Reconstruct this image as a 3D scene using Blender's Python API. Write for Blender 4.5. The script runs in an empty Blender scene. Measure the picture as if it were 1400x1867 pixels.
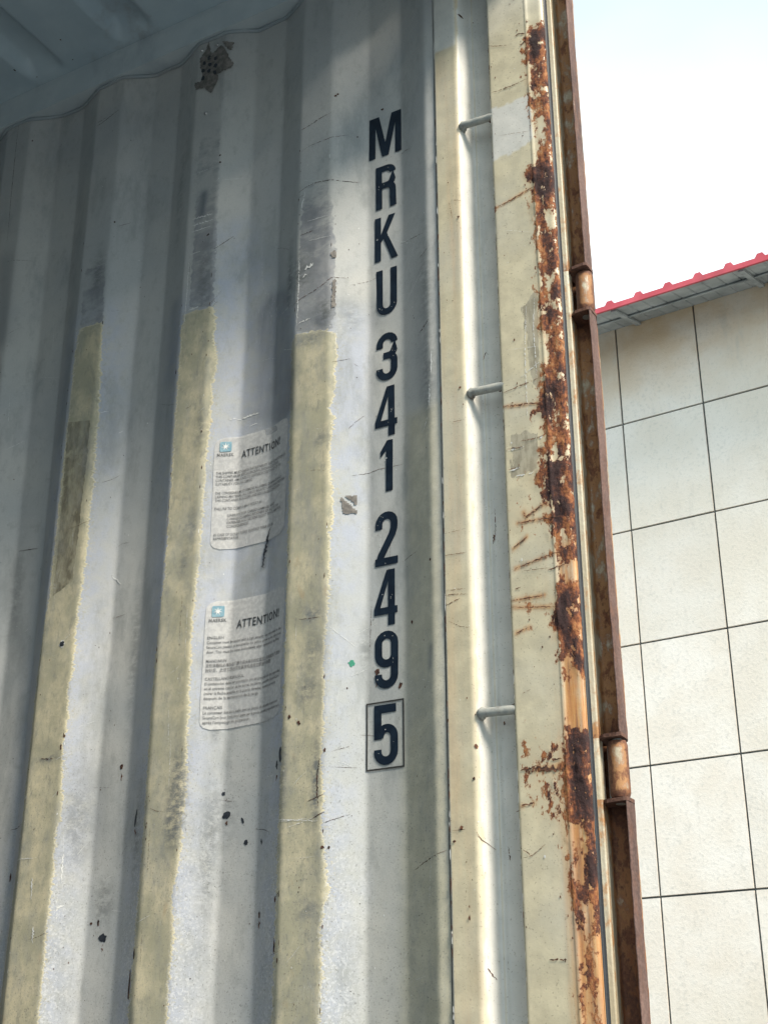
import bpy, bmesh, math, random
import numpy as np
from mathutils import Vector, Matrix
from mathutils.geometry import tessellate_polygon

# ------------------------------------------------------------------ camera
S = bpy.context.scene
YAW, PITCH, ROLL, FPX, CX, CD, CZ = 0.522468561, 0.409622635, -0.00128968976, 2478.24, 1.22975761, 1.80792526, 1.5
def cam_axes():
    f = np.array([-math.sin(YAW)*math.cos(PITCH), math.cos(YAW)*math.cos(PITCH), math.sin(PITCH)])
    r = np.array([math.cos(YAW), math.sin(YAW), 0.]); u = np.cross(r, f)
    c, s = math.cos(ROLL), math.sin(ROLL)
    return f, c*r+s*u, -s*r+c*u
CF, CR, CU = cam_axes(); CO = np.array([CX, -CD, CZ])
cd = bpy.data.cameras.new('camera'); cam = bpy.data.objects.new('camera', cd); S.collection.objects.link(cam)
cam.matrix_world = Matrix(((CR[0], CU[0], -CF[0], CO[0]), (CR[1], CU[1], -CF[1], CO[1]), (CR[2], CU[2], -CF[2], CO[2]), (0, 0, 0, 1)))
cd.sensor_fit = 'VERTICAL'; cd.sensor_height = 24; cd.lens = 24*FPX/1867; cd.clip_end = 3000; cd.clip_start = .02
S.camera = cam

# ------------------------------------------------------------------ light
SUN_EL, SUN_AZ = 42, 21        # azimuth measured from +x towards -y
sl = bpy.data.lights.new('sun', 'SUN'); sl.energy = 3.2; sl.angle = math.radians(16); sl.color = (1, .90, .76)
so = bpy.data.objects.new('sun', sl); S.collection.objects.link(so)
sd = Vector((math.cos(math.radians(SUN_AZ))*math.cos(math.radians(SUN_EL)), -math.sin(math.radians(SUN_AZ))*math.cos(math.radians(SUN_EL)), math.sin(math.radians(SUN_EL))))
so.rotation_euler = sd.to_track_quat('Z', 'Y').to_euler()
w = bpy.data.worlds.new('World'); S.world = w; w.use_nodes = True
nt = w.node_tree; nt.nodes.clear()
out = nt.nodes.new('ShaderNodeOutputWorld')
sky = nt.nodes.new('ShaderNodeTexSky'); sky.sky_type = 'NISHITA'; sky.sun_disc = False
sky.sun_elevation = math.radians(SUN_EL); sky.sun_rotation = math.radians(90+SUN_AZ); sky.dust_density = 2.5; sky.air_density = 1.2
bg = nt.nodes.new('ShaderNodeBackground'); bg.inputs[1].default_value = .10
veil = nt.nodes.new('ShaderNodeBackground'); veil.inputs[0].default_value = (.80, .97, 1.04, 1); veil.inputs[1].default_value = .86
tc = nt.nodes.new('ShaderNodeTexCoord'); mp = nt.nodes.new('ShaderNodeMapping'); mp.inputs[3].default_value = (1, 1, 2.2)
nz = nt.nodes.new('ShaderNodeTexNoise'); nz.inputs['Scale'].default_value = 1.7; nz.inputs['Detail'].default_value = 5
rp = nt.nodes.new('ShaderNodeValToRGB'); rp.color_ramp.elements[0].position = .3; rp.color_ramp.elements[0].color = (.3,)*3+(1,)
rp.color_ramp.elements[1].position = .65; rp.color_ramp.elements[1].color = (.85,)*3+(1,)
mx = nt.nodes.new('ShaderNodeMixShader')
nt.links.new(tc.outputs['Generated'], mp.inputs[0]); nt.links.new(mp.outputs[0], nz.inputs[0]); nt.links.new(nz.outputs[0], rp.inputs[0])
sx = nt.nodes.new('ShaderNodeSeparateXYZ'); nt.links.new(tc.outputs['Generated'], sx.inputs[0])
mr = nt.nodes.new('ShaderNodeMapRange'); mr.interpolation_type = 'SMOOTHSTEP'
for i_, v_ in enumerate((0, .49, .74, 1.0, .1)):
    if i_: mr.inputs[i_].default_value = v_
nt.links.new(sx.outputs[2], mr.inputs[0])
mh = nt.nodes.new('ShaderNodeMath'); mh.operation = 'ADD'; mh.use_clamp = True; ml = nt.nodes.new('ShaderNodeMath'); ml.operation = 'MULTIPLY'; ml.inputs[1].default_value = .6
nt.links.new(rp.outputs[0], ml.inputs[0]); nt.links.new(ml.outputs[0], mh.inputs[0]); nt.links.new(mr.outputs[0], mh.inputs[1])
nt.links.new(sky.outputs[0], bg.inputs[0]); nt.links.new(mh.outputs[0], mx.inputs[0])
nt.links.new(bg.outputs[0], mx.inputs[1]); nt.links.new(veil.outputs[0], mx.inputs[2]); nt.links.new(mx.outputs[0], out.inputs[0])
S.view_settings.view_transform = 'Standard'; S.view_settings.look = 'None'; S.view_settings.gamma = 1
S.view_settings.exposure = 0.95

# ------------------------------------------------------------------ numeric helpers
RS = np.random.RandomState(7); random.seed(7)
_T = RS.rand(64, 64)
def vnoise(x, y, s):
    x = np.asarray(x, float)*s; y = np.asarray(y, float)*s
    xi = np.floor(x).astype(int); yi = np.floor(y).astype(int); fx = x-xi; fy = y-yi
    fx = fx*fx*(3-2*fx); fy = fy*fy*(3-2*fy)
    a = _T[xi % 64, yi % 64]; b = _T[(xi+1) % 64, yi % 64]; c = _T[xi % 64, (yi+1) % 64]; d = _T[(xi+1) % 64, (yi+1) % 64]
    return (a*(1-fx)+b*fx)*(1-fy)+(c*(1-fx)+d*fx)*fy
def fbm(x, y, s, o=4):
    r = 0; a = .5; t = 0
    for i in range(o):
        r = r+a*vnoise(np.asarray(x)+i*3.7, np.asarray(y)+i*1.9, s); t += a; a *= .5; s *= 2.03
    return r/t
def sstep(a, b, x):
    t = np.clip((np.asarray(x, float)-a)/(b-a), 0, 1); return t*t*(3-2*t)
def sdf(px, pz, poly):
    """signed distance (positive inside) of points to a polygon"""
    px = np.asarray(px, float); pz = np.asarray(pz, float)
    d = np.full(px.shape, 1e9); ins = np.zeros(px.shape, bool); n = len(poly)
    for i in range(n):
        x0, z0 = poly[i]; x1, z1 = poly[(i+1) % n]
        ex, ez = x1-x0, z1-z0; L = ex*ex+ez*ez+1e-12
        t = np.clip(((px-x0)*ex+(pz-z0)*ez)/L, 0, 1)
        d = np.minimum(d, (px-x0-t*ex)**2+(pz-z0-t*ez)**2)
        c = ((z0 > pz) != (z1 > pz))
        with np.errstate(divide='ignore', invalid='ignore'):
            xx = (x1-x0)*(pz-z0)/(z1-z0 if z1 != z0 else 1e-9)+x0
        ins ^= c & (px < xx)
    return np.where(ins, 1, -1)*np.sqrt(d)
def pixray(px, py): return CF*FPX+(px-700)*CR+(933.5-py)*CU
def at(px, py, Y=0.):
    """point of the vertical plane y = Y that the photograph shows at px, py (1400 x 1867)"""
    d = pixray(px, py); return CO+d*((Y+CD)/d[1])

# ------------------------------------------------------------------ corrugated wall surface
PIT, WI, WS, DEP, ZT, ZF = .278, .0737, .0666, .0303, 3.623, 1.23
FOLDS = {('a', 3): [(540, 620), (527, 1000), (515, 1400), (502, 1867), (521, 1200), (554, 10), (550, 235), (545, 480)],
('b', 3): [(606, 50), (604, 350), (600, 610), (595, 1090), (590, 1200)], ('c', 3): [(672, 250), (672, 560), (672, 800), (670, 1250), (670, 1400)],
('d', 3): [(732, 250), (735, 600), (738, 1000), (741, 1250)], ('a', 2): [(356, 150), (345, 360), (332, 600), (302, 1050), (283, 1225), (238, 1867)],
('b', 2): [(404, 150), (397, 350), (388, 560), (355, 1090), (300, 1867)], ('c', 2): [(470, 60), (462, 250), (450, 600), (429, 1050), (405, 1500), (386, 1867)],
('d', 2): [(520, 60), (515, 300), (507, 600), (474, 1500), (457, 1800)], ('a', 1): [(175, 200), (160, 350), (145, 600), (92, 1090), (71, 1220), (5, 1800)],
('b', 1): [(222, 170), (207, 350), (187, 600), (150, 1060), (70, 1800)], ('c', 1): [(282, 160), (270, 350), (250, 600), (217, 1060), (193, 1220), (141, 1850)],
('d', 1): [(327, 150), (317, 300), (300, 600), (271, 1080), (245, 1220), (203, 1800)],
('b', 0): [(52, 230), (42, 350), (20, 600)], ('c', 0): [(107, 230), (97, 400), (75, 600), (24, 1080)], ('d', 0): [(152, 210), (137, 400), (120, 600), (75, 1080)]}
def nomu(k, n): x = (n-3)*PIT; return x+{'a': 0, 'b': WI, 'c': WI+WS, 'd': PIT-WS}[k]
_u, _c = [], []
for (k, n), pts in FOLDS.items():
    q = [at(a, b, DEP if k in 'cd' else 0) for a, b in pts]
    zz = np.array([v[2] for v in q])-2.6; dx = np.array([v[0] for v in q])-nomu(k, n)
    m = len(zz); A = np.stack([np.ones(m), zz]).T
    co = np.linalg.solve(A.T@A+np.diag([.05, .35]), A.T@dx)
    _u.append(nomu(k, n)); _c.append(co)
_o = np.argsort(_u); _u = np.array(_u)[_o]; _c = np.array(_c)[_o]
def dev(u, z):
    return np.interp(u, _u, _c[:, 0])+np.interp(u, _u, _c[:, 1])*(np.clip(z, 1.5, 3.7)-2.6)
def trap(u):
    v = np.mod(u, PIT)
    return np.where(v < WI, 0, np.where(v < WI+WS, (v-WI)/WS, np.where(v < PIT-WS, 1, (PIT-v)/WS)))*DEP
def yof(u, z):
    """smoothed profile plus shallow dents; u = unwarped position"""
    u = np.asarray(u, float); z = np.asarray(z, float)
    y = 0
    for o in (-.004, -.0024, -.0008, .0008, .0024, .004): y = y+trap(np.minimum(u+o, .2779+0*u))/6
    y = y+(fbm(u+5, z, 3.2, 2)-.5)*.004+(fbm(u+9, z*1.4, 14, 2)-.5)*.0016
    for (du, dz, r, a) in ((.178, 3.34, .035, -.004), (.14, 2.80, .03, .005), (-.16, 2.86, .05, .004), (-.12, 2.2, .04, -.003), (.05, 1.8, .04, .003), (-.45, 2.3, .05, .004), (.24, 2.5, .03, -.003)):
        y = y+a*np.exp(-((u-du)**2+((z-dz)*.6)**2)/r**2)
    return y
def ywall(x, z):
    u = np.asarray(x, float)
    for _ in range(4): u = x-dev(u, z)
    return yof(u, z)
def onwall(px, py):
    Y = 0.
    for _ in range(12):
        q = at(px, py, Y); Y = .5*Y+.5*float(ywall(q[0], q[2]))
    return q
def wpoly(pts): return [(lambda q: (q[0], q[2]))(onwall(a, b)) for a, b in pts]

# ------------------------------------------------------------------ object helpers
def link(name, me, mat, parent):
    o = bpy.data.objects.new(name, me); S.collection.objects.link(o)
    for m in (mat if isinstance(mat, (list, tuple)) else [mat]): me.materials.append(m)
    if parent is not None:
        o.parent = parent
        r = parent
        off = Vector(parent.location) if parent.type == 'EMPTY' else Vector((0, 0, 0))
        o.location = -off
    return o
class MB:
    def __init__(s): s.v = []; s.f = []; s.mi = []; s.sm = []
    def add(s, v, f, mi=0, sm=False):
        b = len(s.v); s.v += [tuple(map(float, p)) for p in v]; s.f += [tuple(b+i for i in q) for q in f]; s.mi += [mi]*len(f); s.sm += [sm]*len(f)
    def box(s, a, b, mi=0):
        (x0, y0, z0), (x1, y1, z1) = a, b
        s.add([(x0, y0, z0), (x1, y0, z0), (x1, y1, z0), (x0, y1, z0), (x0, y0, z1), (x1, y0, z1), (x1, y1, z1), (x0, y1, z1)],
              [(0, 3, 2, 1), (4, 5, 6, 7), (0, 1, 5, 4), (1, 2, 6, 5), (2, 3, 7, 6), (3, 0, 4, 7)], mi)
    def tube(s, pts, r, n=14, mi=0, cap=True, prof=None):
        pts = [Vector(p) for p in pts]; rings = []
        for i, p in enumerate(pts):
            t = (pts[min(i+1, len(pts)-1)]-pts[max(i-1, 0)]).normalized()
            a = t.cross(Vector((0, 0, 1))) if abs(t.z) < .9 else t.cross(Vector((0, 1, 0)))
            a.normalize(); b = t.cross(a); rr = r[i] if isinstance(r, (list, tuple)) else r
            rings.append([p+(a*math.cos(2*math.pi*k/n)+b*math.sin(2*math.pi*k/n))*rr for k in range(n)])
        v = [q for g in rings for q in g]; f = []
        for i in range(len(pts)-1):
            for k in range(n): f.append((i*n+k, i*n+(k+1) % n, (i+1)*n+(k+1) % n, (i+1)*n+k))
        s.add(v, f, mi, True)
        if cap:
            s.add(rings[0], [tuple(range(n))], mi); s.add(rings[-1], [tuple(range(n))[::-1]], mi)
    def grid(s, P, mi=0, sm=True):
        n, m = P.shape[:2]; b = len(s.v); s.v += [tuple(q) for q in P.reshape(-1, 3).tolist()]
        for i in range(n-1):
            for j in range(m-1):
                a = b+i*m+j; s.f.append((a, a+1, a+m+1, a+m)); s.mi.append(mi); s.sm.append(sm)
    def build(s, name, mat, parent=None, attrs=None):
        me = bpy.data.meshes.new(name); me.from_pydata(s.v, [], s.f); me.update()
        me.polygons.foreach_set('material_index', s.mi); me.polygons.foreach_set('use_smooth', s.sm)
        if attrs:
            for k, a in attrs.items():
                at_ = me.attributes.new(k, 'FLOAT', 'POINT'); arr = np.zeros(len(s.v), np.float32); arr[:len(a)] = a; at_.data.foreach_set('value', arr)
        return link(name, me, mat, parent)
def empty(name, loc, label, cat):
    o = bpy.data.objects.new(name, None); S.collection.objects.link(o); o.location = loc; o['label'] = label; o['category'] = cat
    o.empty_display_size = .2
    return o

# ------------------------------------------------------------------ materials
class NT:
    def __init__(s, name, rough=.5, metal=0., spec=.5):
        s.m = bpy.data.materials.new(name); s.m.use_nodes = True; s.t = s.m.node_tree; s.b = s.t.nodes['Principled BSDF']
        s.b.inputs['Roughness'].default_value = rough; s.b.inputs['Metallic'].default_value = metal; s.b.inputs['Specular IOR Level'].default_value = spec
        s.tc = s.t.nodes.new('ShaderNodeTexCoord').outputs['Object']
    def put(s, sock, v):
        if hasattr(v, 'links'): s.t.links.new(v, sock)
        elif isinstance(v, (tuple, list)) and len(v) == 3 and sock.type == 'RGBA': sock.default_value = (*v, 1)
        else: sock.default_value = v
    def noise(s, sc, det=4, st=(1, 1, 1), off=(0, 0, 0), rough=.55, dist=0):
        mpn = s.t.nodes.new('ShaderNodeMapping'); s.put(mpn.inputs[0], s.tc); mpn.inputs[1].default_value = off; mpn.inputs[3].default_value = st
        n = s.t.nodes.new('ShaderNodeTexNoise'); s.t.links.new(mpn.outputs[0], n.inputs[0]); n.inputs['Scale'].default_value = sc
        n.inputs['Detail'].default_value = det; n.inputs['Roughness'].default_value = rough; n.inputs['Distortion'].default_value = dist
        return n.outputs[0]
    def vor(s, sc, st=(1, 1, 1), off=(0, 0, 0)):
        mpn = s.t.nodes.new('ShaderNodeMapping'); s.put(mpn.inputs[0], s.tc); mpn.inputs[1].default_value = off; mpn.inputs[3].default_value = st
        n = s.t.nodes.new('ShaderNodeTexVoronoi'); s.t.links.new(mpn.outputs[0], n.inputs[0]); n.inputs['Scale'].default_value = sc
        return n.outputs['Distance']
    def attr(s, name):
        n = s.t.nodes.new('ShaderNodeAttribute'); n.attribute_name = name; return n.outputs['Fac']
    def math(s, op, a, b=0., c=0., clamp=False):
        n = s.t.nodes.new('ShaderNodeMath'); n.operation = op; n.use_clamp = clamp
        s.put(n.inputs[0], a); s.put(n.inputs[1], b)
        if op in ('MULTIPLY_ADD',): s.put(n.inputs[2], c)
        return n.outputs[0]
    def ss(s, x, lo, hi, tl=0., th=1.):
        n = s.t.nodes.new('ShaderNodeMapRange'); n.interpolation_type = 'SMOOTHSTEP'
        for i, v in enumerate((x, lo, hi, tl, th)): s.put(n.inputs[i], v)
        return n.outputs[0]
    def mix(s, f, a, b, mode='MIX'):
        n = s.t.nodes.new('ShaderNodeMix'); n.data_type = 'RGBA'; n.blend_type = mode; n.clamp_factor = True
        s.put(n.inputs[0], f); s.put(n.inputs[6], a); s.put(n.inputs[7], b); return n.outputs[2]
    def ramp(s, x, stops):
        n = s.t.nodes.new('ShaderNodeValToRGB'); e = n.color_ramp.elements
        while len(e) < len(stops): e.new(.5)
        for el, (p, c) in zip(e, stops): el.position = p; el.color = (*c, 1)
        s.put(n.inputs[0], x); return n.outputs[0]
    def mul(s, a, b): return s.math('MULTIPLY', a, b)
    def add(s, a, b): return s.math('ADD', a, b)
    def bump(s, h, dist=.001, strength=1.):
        n = s.t.nodes.new('ShaderNodeBump'); n.inputs['Strength'].default_value = strength; n.inputs['Distance'].default_value = dist
        s.put(n.inputs['Height'], h); s.t.links.new(n.outputs[0], s.b.inputs['Normal'])
    def color(s, c): s.put(s.b.inputs['Base Color'], c)
    def rough(s, c): s.put(s.b.inputs['Roughness'], c)

GREY = (.49, .50, .49); CREAM = (.60, .54, .375); PALE = (.60, .575, .47)
RUST = [(0, (.014, .008, .009)), (.40, (.040, .018, .017)), (.50, (.10, .036, .022)), (.58, (.22, .075, .032)), (.68, (.34, .14, .05)), (.84, (.40, .24, .14)), (1, (.5, .38, .27))]

def mat_wall():
    k = NT('corrugated_paint', .42)
    big = k.noise(3.2, 4); fine = k.noise(260, 2); mid = k.noise(38, 5); str_ = k.noise(22, 4, (1, 1, .12)); hor = k.noise(30, 4, (.25, .25, 3))
    c = k.mix(k.ss(big, .35, .7), (.44, .455, .455), (.535, .53, .50))
    # khaki tint beside the serial number, growing towards the lower right
    c = k.mix(k.attr('khaki'), c, k.mix(k.ss(mid, .35, .7), (.47, .445, .34), (.56, .53, .41)))
    # blue-grey overspray
    ov = k.mul(k.attr('blue'), k.ss(k.add(k.mul(mid, .6), k.mul(big, .5)), .38, .66))
    c = k.mix(k.mul(ov, .8), c, (.405, .44, .53))
    # rubbed bare primer above the cream strips
    sc = k.mul(k.ss(k.add(k.attr('scuff'), k.mul(k.math('SUBTRACT', hor, .5), .022)), -.001, .0015), k.ss(k.add(k.noise(17, 6, (.6, .6, 1.2), (3, 0, 7), .7), k.attr('fade')), .36, .56, .12, 1.))
    c = k.mix(k.mul(sc, .85), c, k.mix(k.ss(mid, .4, .62), (.215, .225, .25), (.31, .315, .33)))
    # cream strips, ragged edge made of sideways scrapes
    edge = k.add(k.mul(k.math('SUBTRACT', k.noise(120, 3, (.5, .5, 1.6)), .5), .016), k.mul(k.math('SUBTRACT', k.noise(34, 3, (.4, .4, 1.5), (3, 1, 2)), .5), .010))
    edge = k.add(edge, k.mul(k.math('SUBTRACT', k.noise(210, 3, (.22, .22, 1.7), (1, 6, 2), .6), .5), .011))
    ce = k.add(k.attr('cream'), edge); cr = k.ss(ce, -.0002, .0005); rim = k.mul(cr, k.ss(ce, .0022, .0042, 1, 0))
    spl = k.mul(k.ss(k.add(k.attr('cream'), k.mul(k.noise(30, 3), .012)), -.016, .004), k.ss(k.noise(300, 4, (.6, .6, 1.1), (5, 5, 5), .7), .56, .60))
    mott = k.noise(16, 6, (1, 1, .8), (2, 4, 1), .65)
    cc = k.mix(k.ss(mott, .40, .66), (.40, .38, .27), CREAM)
    cc = k.mix(k.mul(k.ss(k.noise(70, 5, (1, 1, .5), (8, 1, 0), .7), .50, .70), .65), cc, (.25, .25, .21))
    cc = k.mix(k.mul(k.ss(k.noise(24, 4, (1, 1, .5), (1, 9, 6)), .62, .75), .6), cc, (.40, .29, .17))
    cc = k.mix(k.mul(rim, .75), cc, (.68, .62, .43))
    c = k.mix(k.math('MAXIMUM', cr, k.mul(spl, .8)), c, cc)
    cc0 = k.mul(k.attr('smudge'), k.ss(k.noise(75, 6, (.7, .7, 1.1), (3, 8, 1), .75), .34, .60)); c = k.mix(k.mul(cc0, .8), c, (.13, .14, .14))
    # tape glue on the left strip
    tp = k.ss(k.add(k.attr('tape'), k.mul(k.math('SUBTRACT', hor, .5), .012)), 0, .0008)
    c = k.mix(k.mul(tp, k.ss(k.noise(50, 5, (1, 1, .6), (0, 7, 7)), .36, .5, .35, .95)), c, k.mix(k.ss(k.noise(40, 6, (1, 1, .35), (1, 2, 3), .7), .38, .62), (.16, .14, .09), (.36, .33, .235)))
    # soot smear and rubbing marks
    sm = k.mul(k.attr('soot'), k.ss(k.noise(9, 5, (1, 1, .3), (4, 4, 4), .65), .3, .6, .55, 1.))
    c = k.mix(k.mul(sm, .85), c, (.08, .10, .13))
    c = k.mix(k.mul(k.ss(k.noise(11, 7, (1, 1, .35), (7, 3, 8), .72), .48, .70), .6), c, (.25, .265, .265))
    c = k.mix(k.mul(k.ss(k.noise(4.5, 7, (1, 1, .6), (2, 6, 8), .7), .47, .68), .28), c, (.30, .33, .36))
    c = k.mix(k.mul(k.ss(k.noise(55, 6, (1, 1, .7), (9, 6, 8), .75), .52, .68), .28), c, (.24, .245, .235))
    # fine speckle of dirt, denser low down
    spk = k.mul(k.ss(k.noise(330, 2, (1, 1, 1), (2, 2, 9)), .60, .70), k.ss(k.add(k.attr('speck'), k.mul(k.noise(9, 3), .5)), .35, .95, .12, .75))
    c = k.mix(k.mul(spk, .85), c, (.17, .17, .16))
    c = k.mix(k.mul(k.ss(k.noise(520, 3, (1, 1, 1), (1, 2, 9), .8), .40, .70), .22), c, (.26, .27, .27))
    c = k.mix(k.mul(k.mul(k.ss(k.noise(200, 3, (1, 1, 1), (7, 2, 9), .7), .52, .60), k.attr('blue')), k.ss(k.attr('speck'), .5, 1., 0, .6)), c, (.62, .63, .64))
    # hairline scratches, two directions
    for st, of in (((.5, .5, 6), (0, 0, 0)), ((3, 3, .35), (4, 0, 1))):
        w1 = k.noise(26, 3, st, of, .6, .4)
        ln = k.mul(k.ss(k.math('ABSOLUTE', k.math('SUBTRACT', w1, .5)), .0, .006, 1, 0), k.ss(k.noise(6, 3, (1, 1, 1), of), .56, .66))
        c = k.mix(k.mul(ln, .35), c, (.68, .70, .70))
    k.color(c)
    k.rough(k.ss(k.add(k.mul(mid, .6), k.mul(cr, .35)), .2, .8, .34, .62))
    h = k.add(k.mul(fine, .25), k.add(k.mul(mid, .5), k.add(k.mul(cr, .9), k.mul(k.noise(95, 3), .35))))
    k.bump(h, .0007, .8)
    return k.m

def mat_cream():          # lashing channel and post: cream paint, rust where the attribute says so
    k = NT('weathered_cream_paint', .45)
    mid = k.noise(28, 5); big = k.noise(5, 4); st = k.noise(40, 4, (1, 1, .06))
    c = k.mix(k.ss(mid, .35, .68), (.51, .46, .33), (.62, .56, .40))
    c = k.mix(k.mul(k.ss(big, .45, .7), .5), c, (.52, .505, .43))
    c = k.mix(k.attr('white'), c, k.mix(k.ss(mid, .3, .7), (.56, .56, .53), (.65, .64, .60)))
    gl = k.ss(k.add(k.attr('glue'), k.mul(k.math('SUBTRACT', k.noise(60, 4, (1, 1, .5)), .5), .03)), 0, .001)
    c = k.mix(k.mul(gl, .75), c, k.mix(k.ss(k.noise(120, 4, (1, 1, .3)), .4, .6), (.22, .20, .155), (.36, .33, .26)))
    c = k.mix(k.mul(k.ss(k.noise(12, 6, (1, 1, .3), (7, 3, 8), .7), .55, .75), .38), c, (.30, .29, .24))
    c = k.mix(k.mul(k.ss(k.noise(330, 2, (1, 1, 1), (2, 2, 9)), .64, .70), .5), c, (.2, .17, .12))
    # rust-water streaks
    sk = k.mul(k.attr('streak'), k.ss(k.add(k.add(k.mul(st, .8), k.mul(mid, .25)), k.mul(k.attr('streak'), .10)), .42, .62))
    c = k.mix(k.mul(sk, .85), c, k.ramp(k.noise(130, 5, (1, 1, .05), (1, 1, 3), .65), [(.36, (.14, .05, .02)), (.46, (.40, .14, .025)), (.56, (.52, .22, .045)), (.66, (.55, .34, .15)), (.76, (.56, .45, .30))]))
    hz = k.ss(k.attr('rust'), -.016, .0)
    c = k.mix(k.mul(hz, k.ss(mid, .3, .7, .05, .5)), c, (.42, .27, .14))
    n1 = k.noise(60, 7, (1, 1, .6), (0, 0, 0), .68); n2 = k.noise(190, 4, (1, 1, 1), (3, 3, 3))
    rm = k.add(k.add(k.attr('rust'), k.mul(k.attr('crust'), .008)), k.add(k.mul(k.math('SUBTRACT', n1, .5), .095), k.mul(k.math('SUBTRACT', k.noise(150, 5, (1, 1, .6), (6, 6, 2), .7), .5), .030)))
    r = k.ss(rm, 0, .0012)
    halo = k.ss(rm, -.0045, .0)
    c = k.mix(k.mul(halo, .8), c, (.36, .15, .065))
    crust = k.attr('crust')
    tone = k.add(k.add(k.mul(k.noise(46, 7, (1, 1, .4), (9, 2, 5), .75), 1.5), -.32), k.add(k.mul(n2, .35), k.mul(crust, -.25)))
    tone = k.add(tone, k.mul(k.ss(k.attr('rust'), .0, .0075), -.06))
    c = k.mix(r, c, k.ramp(tone, RUST))
    k.color(c); k.rough(k.mix(r, (.45,)*3, (.9,)*3))
    h = k.add(k.add(k.mul(mid, .25), k.mul(k.noise(240, 2), .12)), k.mul(r, k.add(.7, k.add(k.mul(n1, 2.2), k.mul(n2, .8)))))
    k.bump(h, .0016, .9)
    return k.m

def mat_rusty():          # rear face: cream middle, rust towards the flange; 'rust' 0..1
    k = NT('rusty_channel_steel', .5)
    n1 = k.noise(55, 6, (1, 1, .55), (1, 0, 0), .66); n2 = k.noise(12, 5, (1, 1, .4)); n3 = k.noise(220, 3)
    c = k.mix(k.ss(n2, .35, .7), (.40, .34, .23), (.54, .50, .39))
    a = k.attr('rust'); rm = k.add(a, k.add(k.mul(k.math('SUBTRACT', n1, .5), 1.75), k.mul(k.math('SUBTRACT', n2, .5), .8)))
    c = k.mix(k.ss(rm, .18, .5), c, k.mix(k.ss(n1, .35, .6), (.18, .065, .025), (.40, .21, .09)))
    c = k.mix(k.ss(rm, .55, .74), c, k.ramp(k.add(k.mul(n1, .6), k.mul(n3, .3)), [(.3, (.035, .016, .012)), (.46, (.11, .042, .022)), (.6, (.24, .10, .045))]))
    pr = k.attr('purple')
    c = k.mix(k.mul(pr, k.ss(n1, .3, .6, .6, 1)), c, k.mix(k.add(k.mul(k.ss(n3, .4, .62), .35), k.mul(k.ss(n2, .35, .65), .6)), (.06, .033, .028), (.18, .11, .09)))
    k.color(c); k.rough(k.ss(rm, .3, .6, .42, .8)); k.bump(k.add(k.mul(n1, 1.), k.mul(n3, .5)), .0012, .8)
    return k.m

def simple(name, c1, c2, sc=20, rough=.5, bump=.0005, st=(1, 1, 1), metal=0, spec=.5, c3=None):
    k = NT(name, rough, metal, spec); n = k.noise(sc, 6, st); c = k.mix(k.ss(n, .35, .68), c1, c2)
    if c3: c = k.mix(k.ss(k.noise(sc*.45, 6, (1, 1, .6), (4, 4, 4), .7), .52, .7), c, c3)
    k.color(c); k.bump(k.add(n, k.mul(k.noise(sc*8, 2), .4)), bump); return k.m
M = dict(wall=mat_wall(), cream=mat_cream(), rusty=mat_rusty(),
    grey=simple('grey_paint', (.29, .34, .37), (.37, .41, .43), 9, .45, c3=(.30, .32, .33)),
    roof=simple('roof_paint', (.40, .50, .56), (.47, .57, .62), 9, .4, .0006, c3=(.30, .33, .35)),
    floor=simple('plywood_floor', (.07, .08, .09), (.12, .13, .14), 14, .6, .001, (1, 12, 1)),
    chip=simple('rust_chip', (.020, .010, .009), (.11, .045, .028), 140, .85, .0006),
    crack=simple('rust_crack', (.04, .02, .015), (.20, .085, .045), 180, .85, .0006),
    scrape=simple('white_scrape', (.62, .63, .62), (.72, .73, .72), 140, .4),
    rubber=simple('black_rubber', (.02, .024, .03), (.05, .055, .06), 30, .6, .0006, (1, 1, .2)),
    bar=simple('painted_bar', (.28, .30, .29), (.42, .42, .38), 60, .42, .001, c3=(.13, .085, .06)),
    navy=simple('navy_vinyl', (.004, .010, .022), (.008, .018, .034), 60, .42, .0003),
    black=simple('black_vinyl', (.03, .03, .03), (.05, .05, .05), 60, .5, .0003),
    ink=simple('grey_ink', (.09, .092, .095), (.24, .242, .245), 90, .6, .0001),
    ink_head=simple('dark_ink', (.035, .04, .045), (.09, .095, .10), 90, .6, .0001),
    teal=simple('faded_blue_print', (.16, .30, .38), (.27, .41, .47), 120, .5, .0001),
    glue=simple('tape_glue', (.12, .11, .10), (.24, .22, .20), 90, .5, .0006),
    green=simple('green_print', (.03, .22, .14), (.05, .30, .2), 90, .5),
    concrete=simple('yard_concrete', (.11, .13, .145), (.16, .18, .195), 2, .85, .002),
    steel=simple('rivet_steel', (.3, .3, .3), (.6, .6, .6), 200, .35, .0003, metal=.8))
def mat_hole():
    return simple('dark_spot', (.015, .02, .03), (.03, .035, .045), 90, .5)
M['hole'] = mat_hole(); M['rail'] = simple('pale_rail_paint', (.50, .57, .60), (.58, .64, .66), 9, .4, .0006, c3=(.40, .46, .50))
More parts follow.
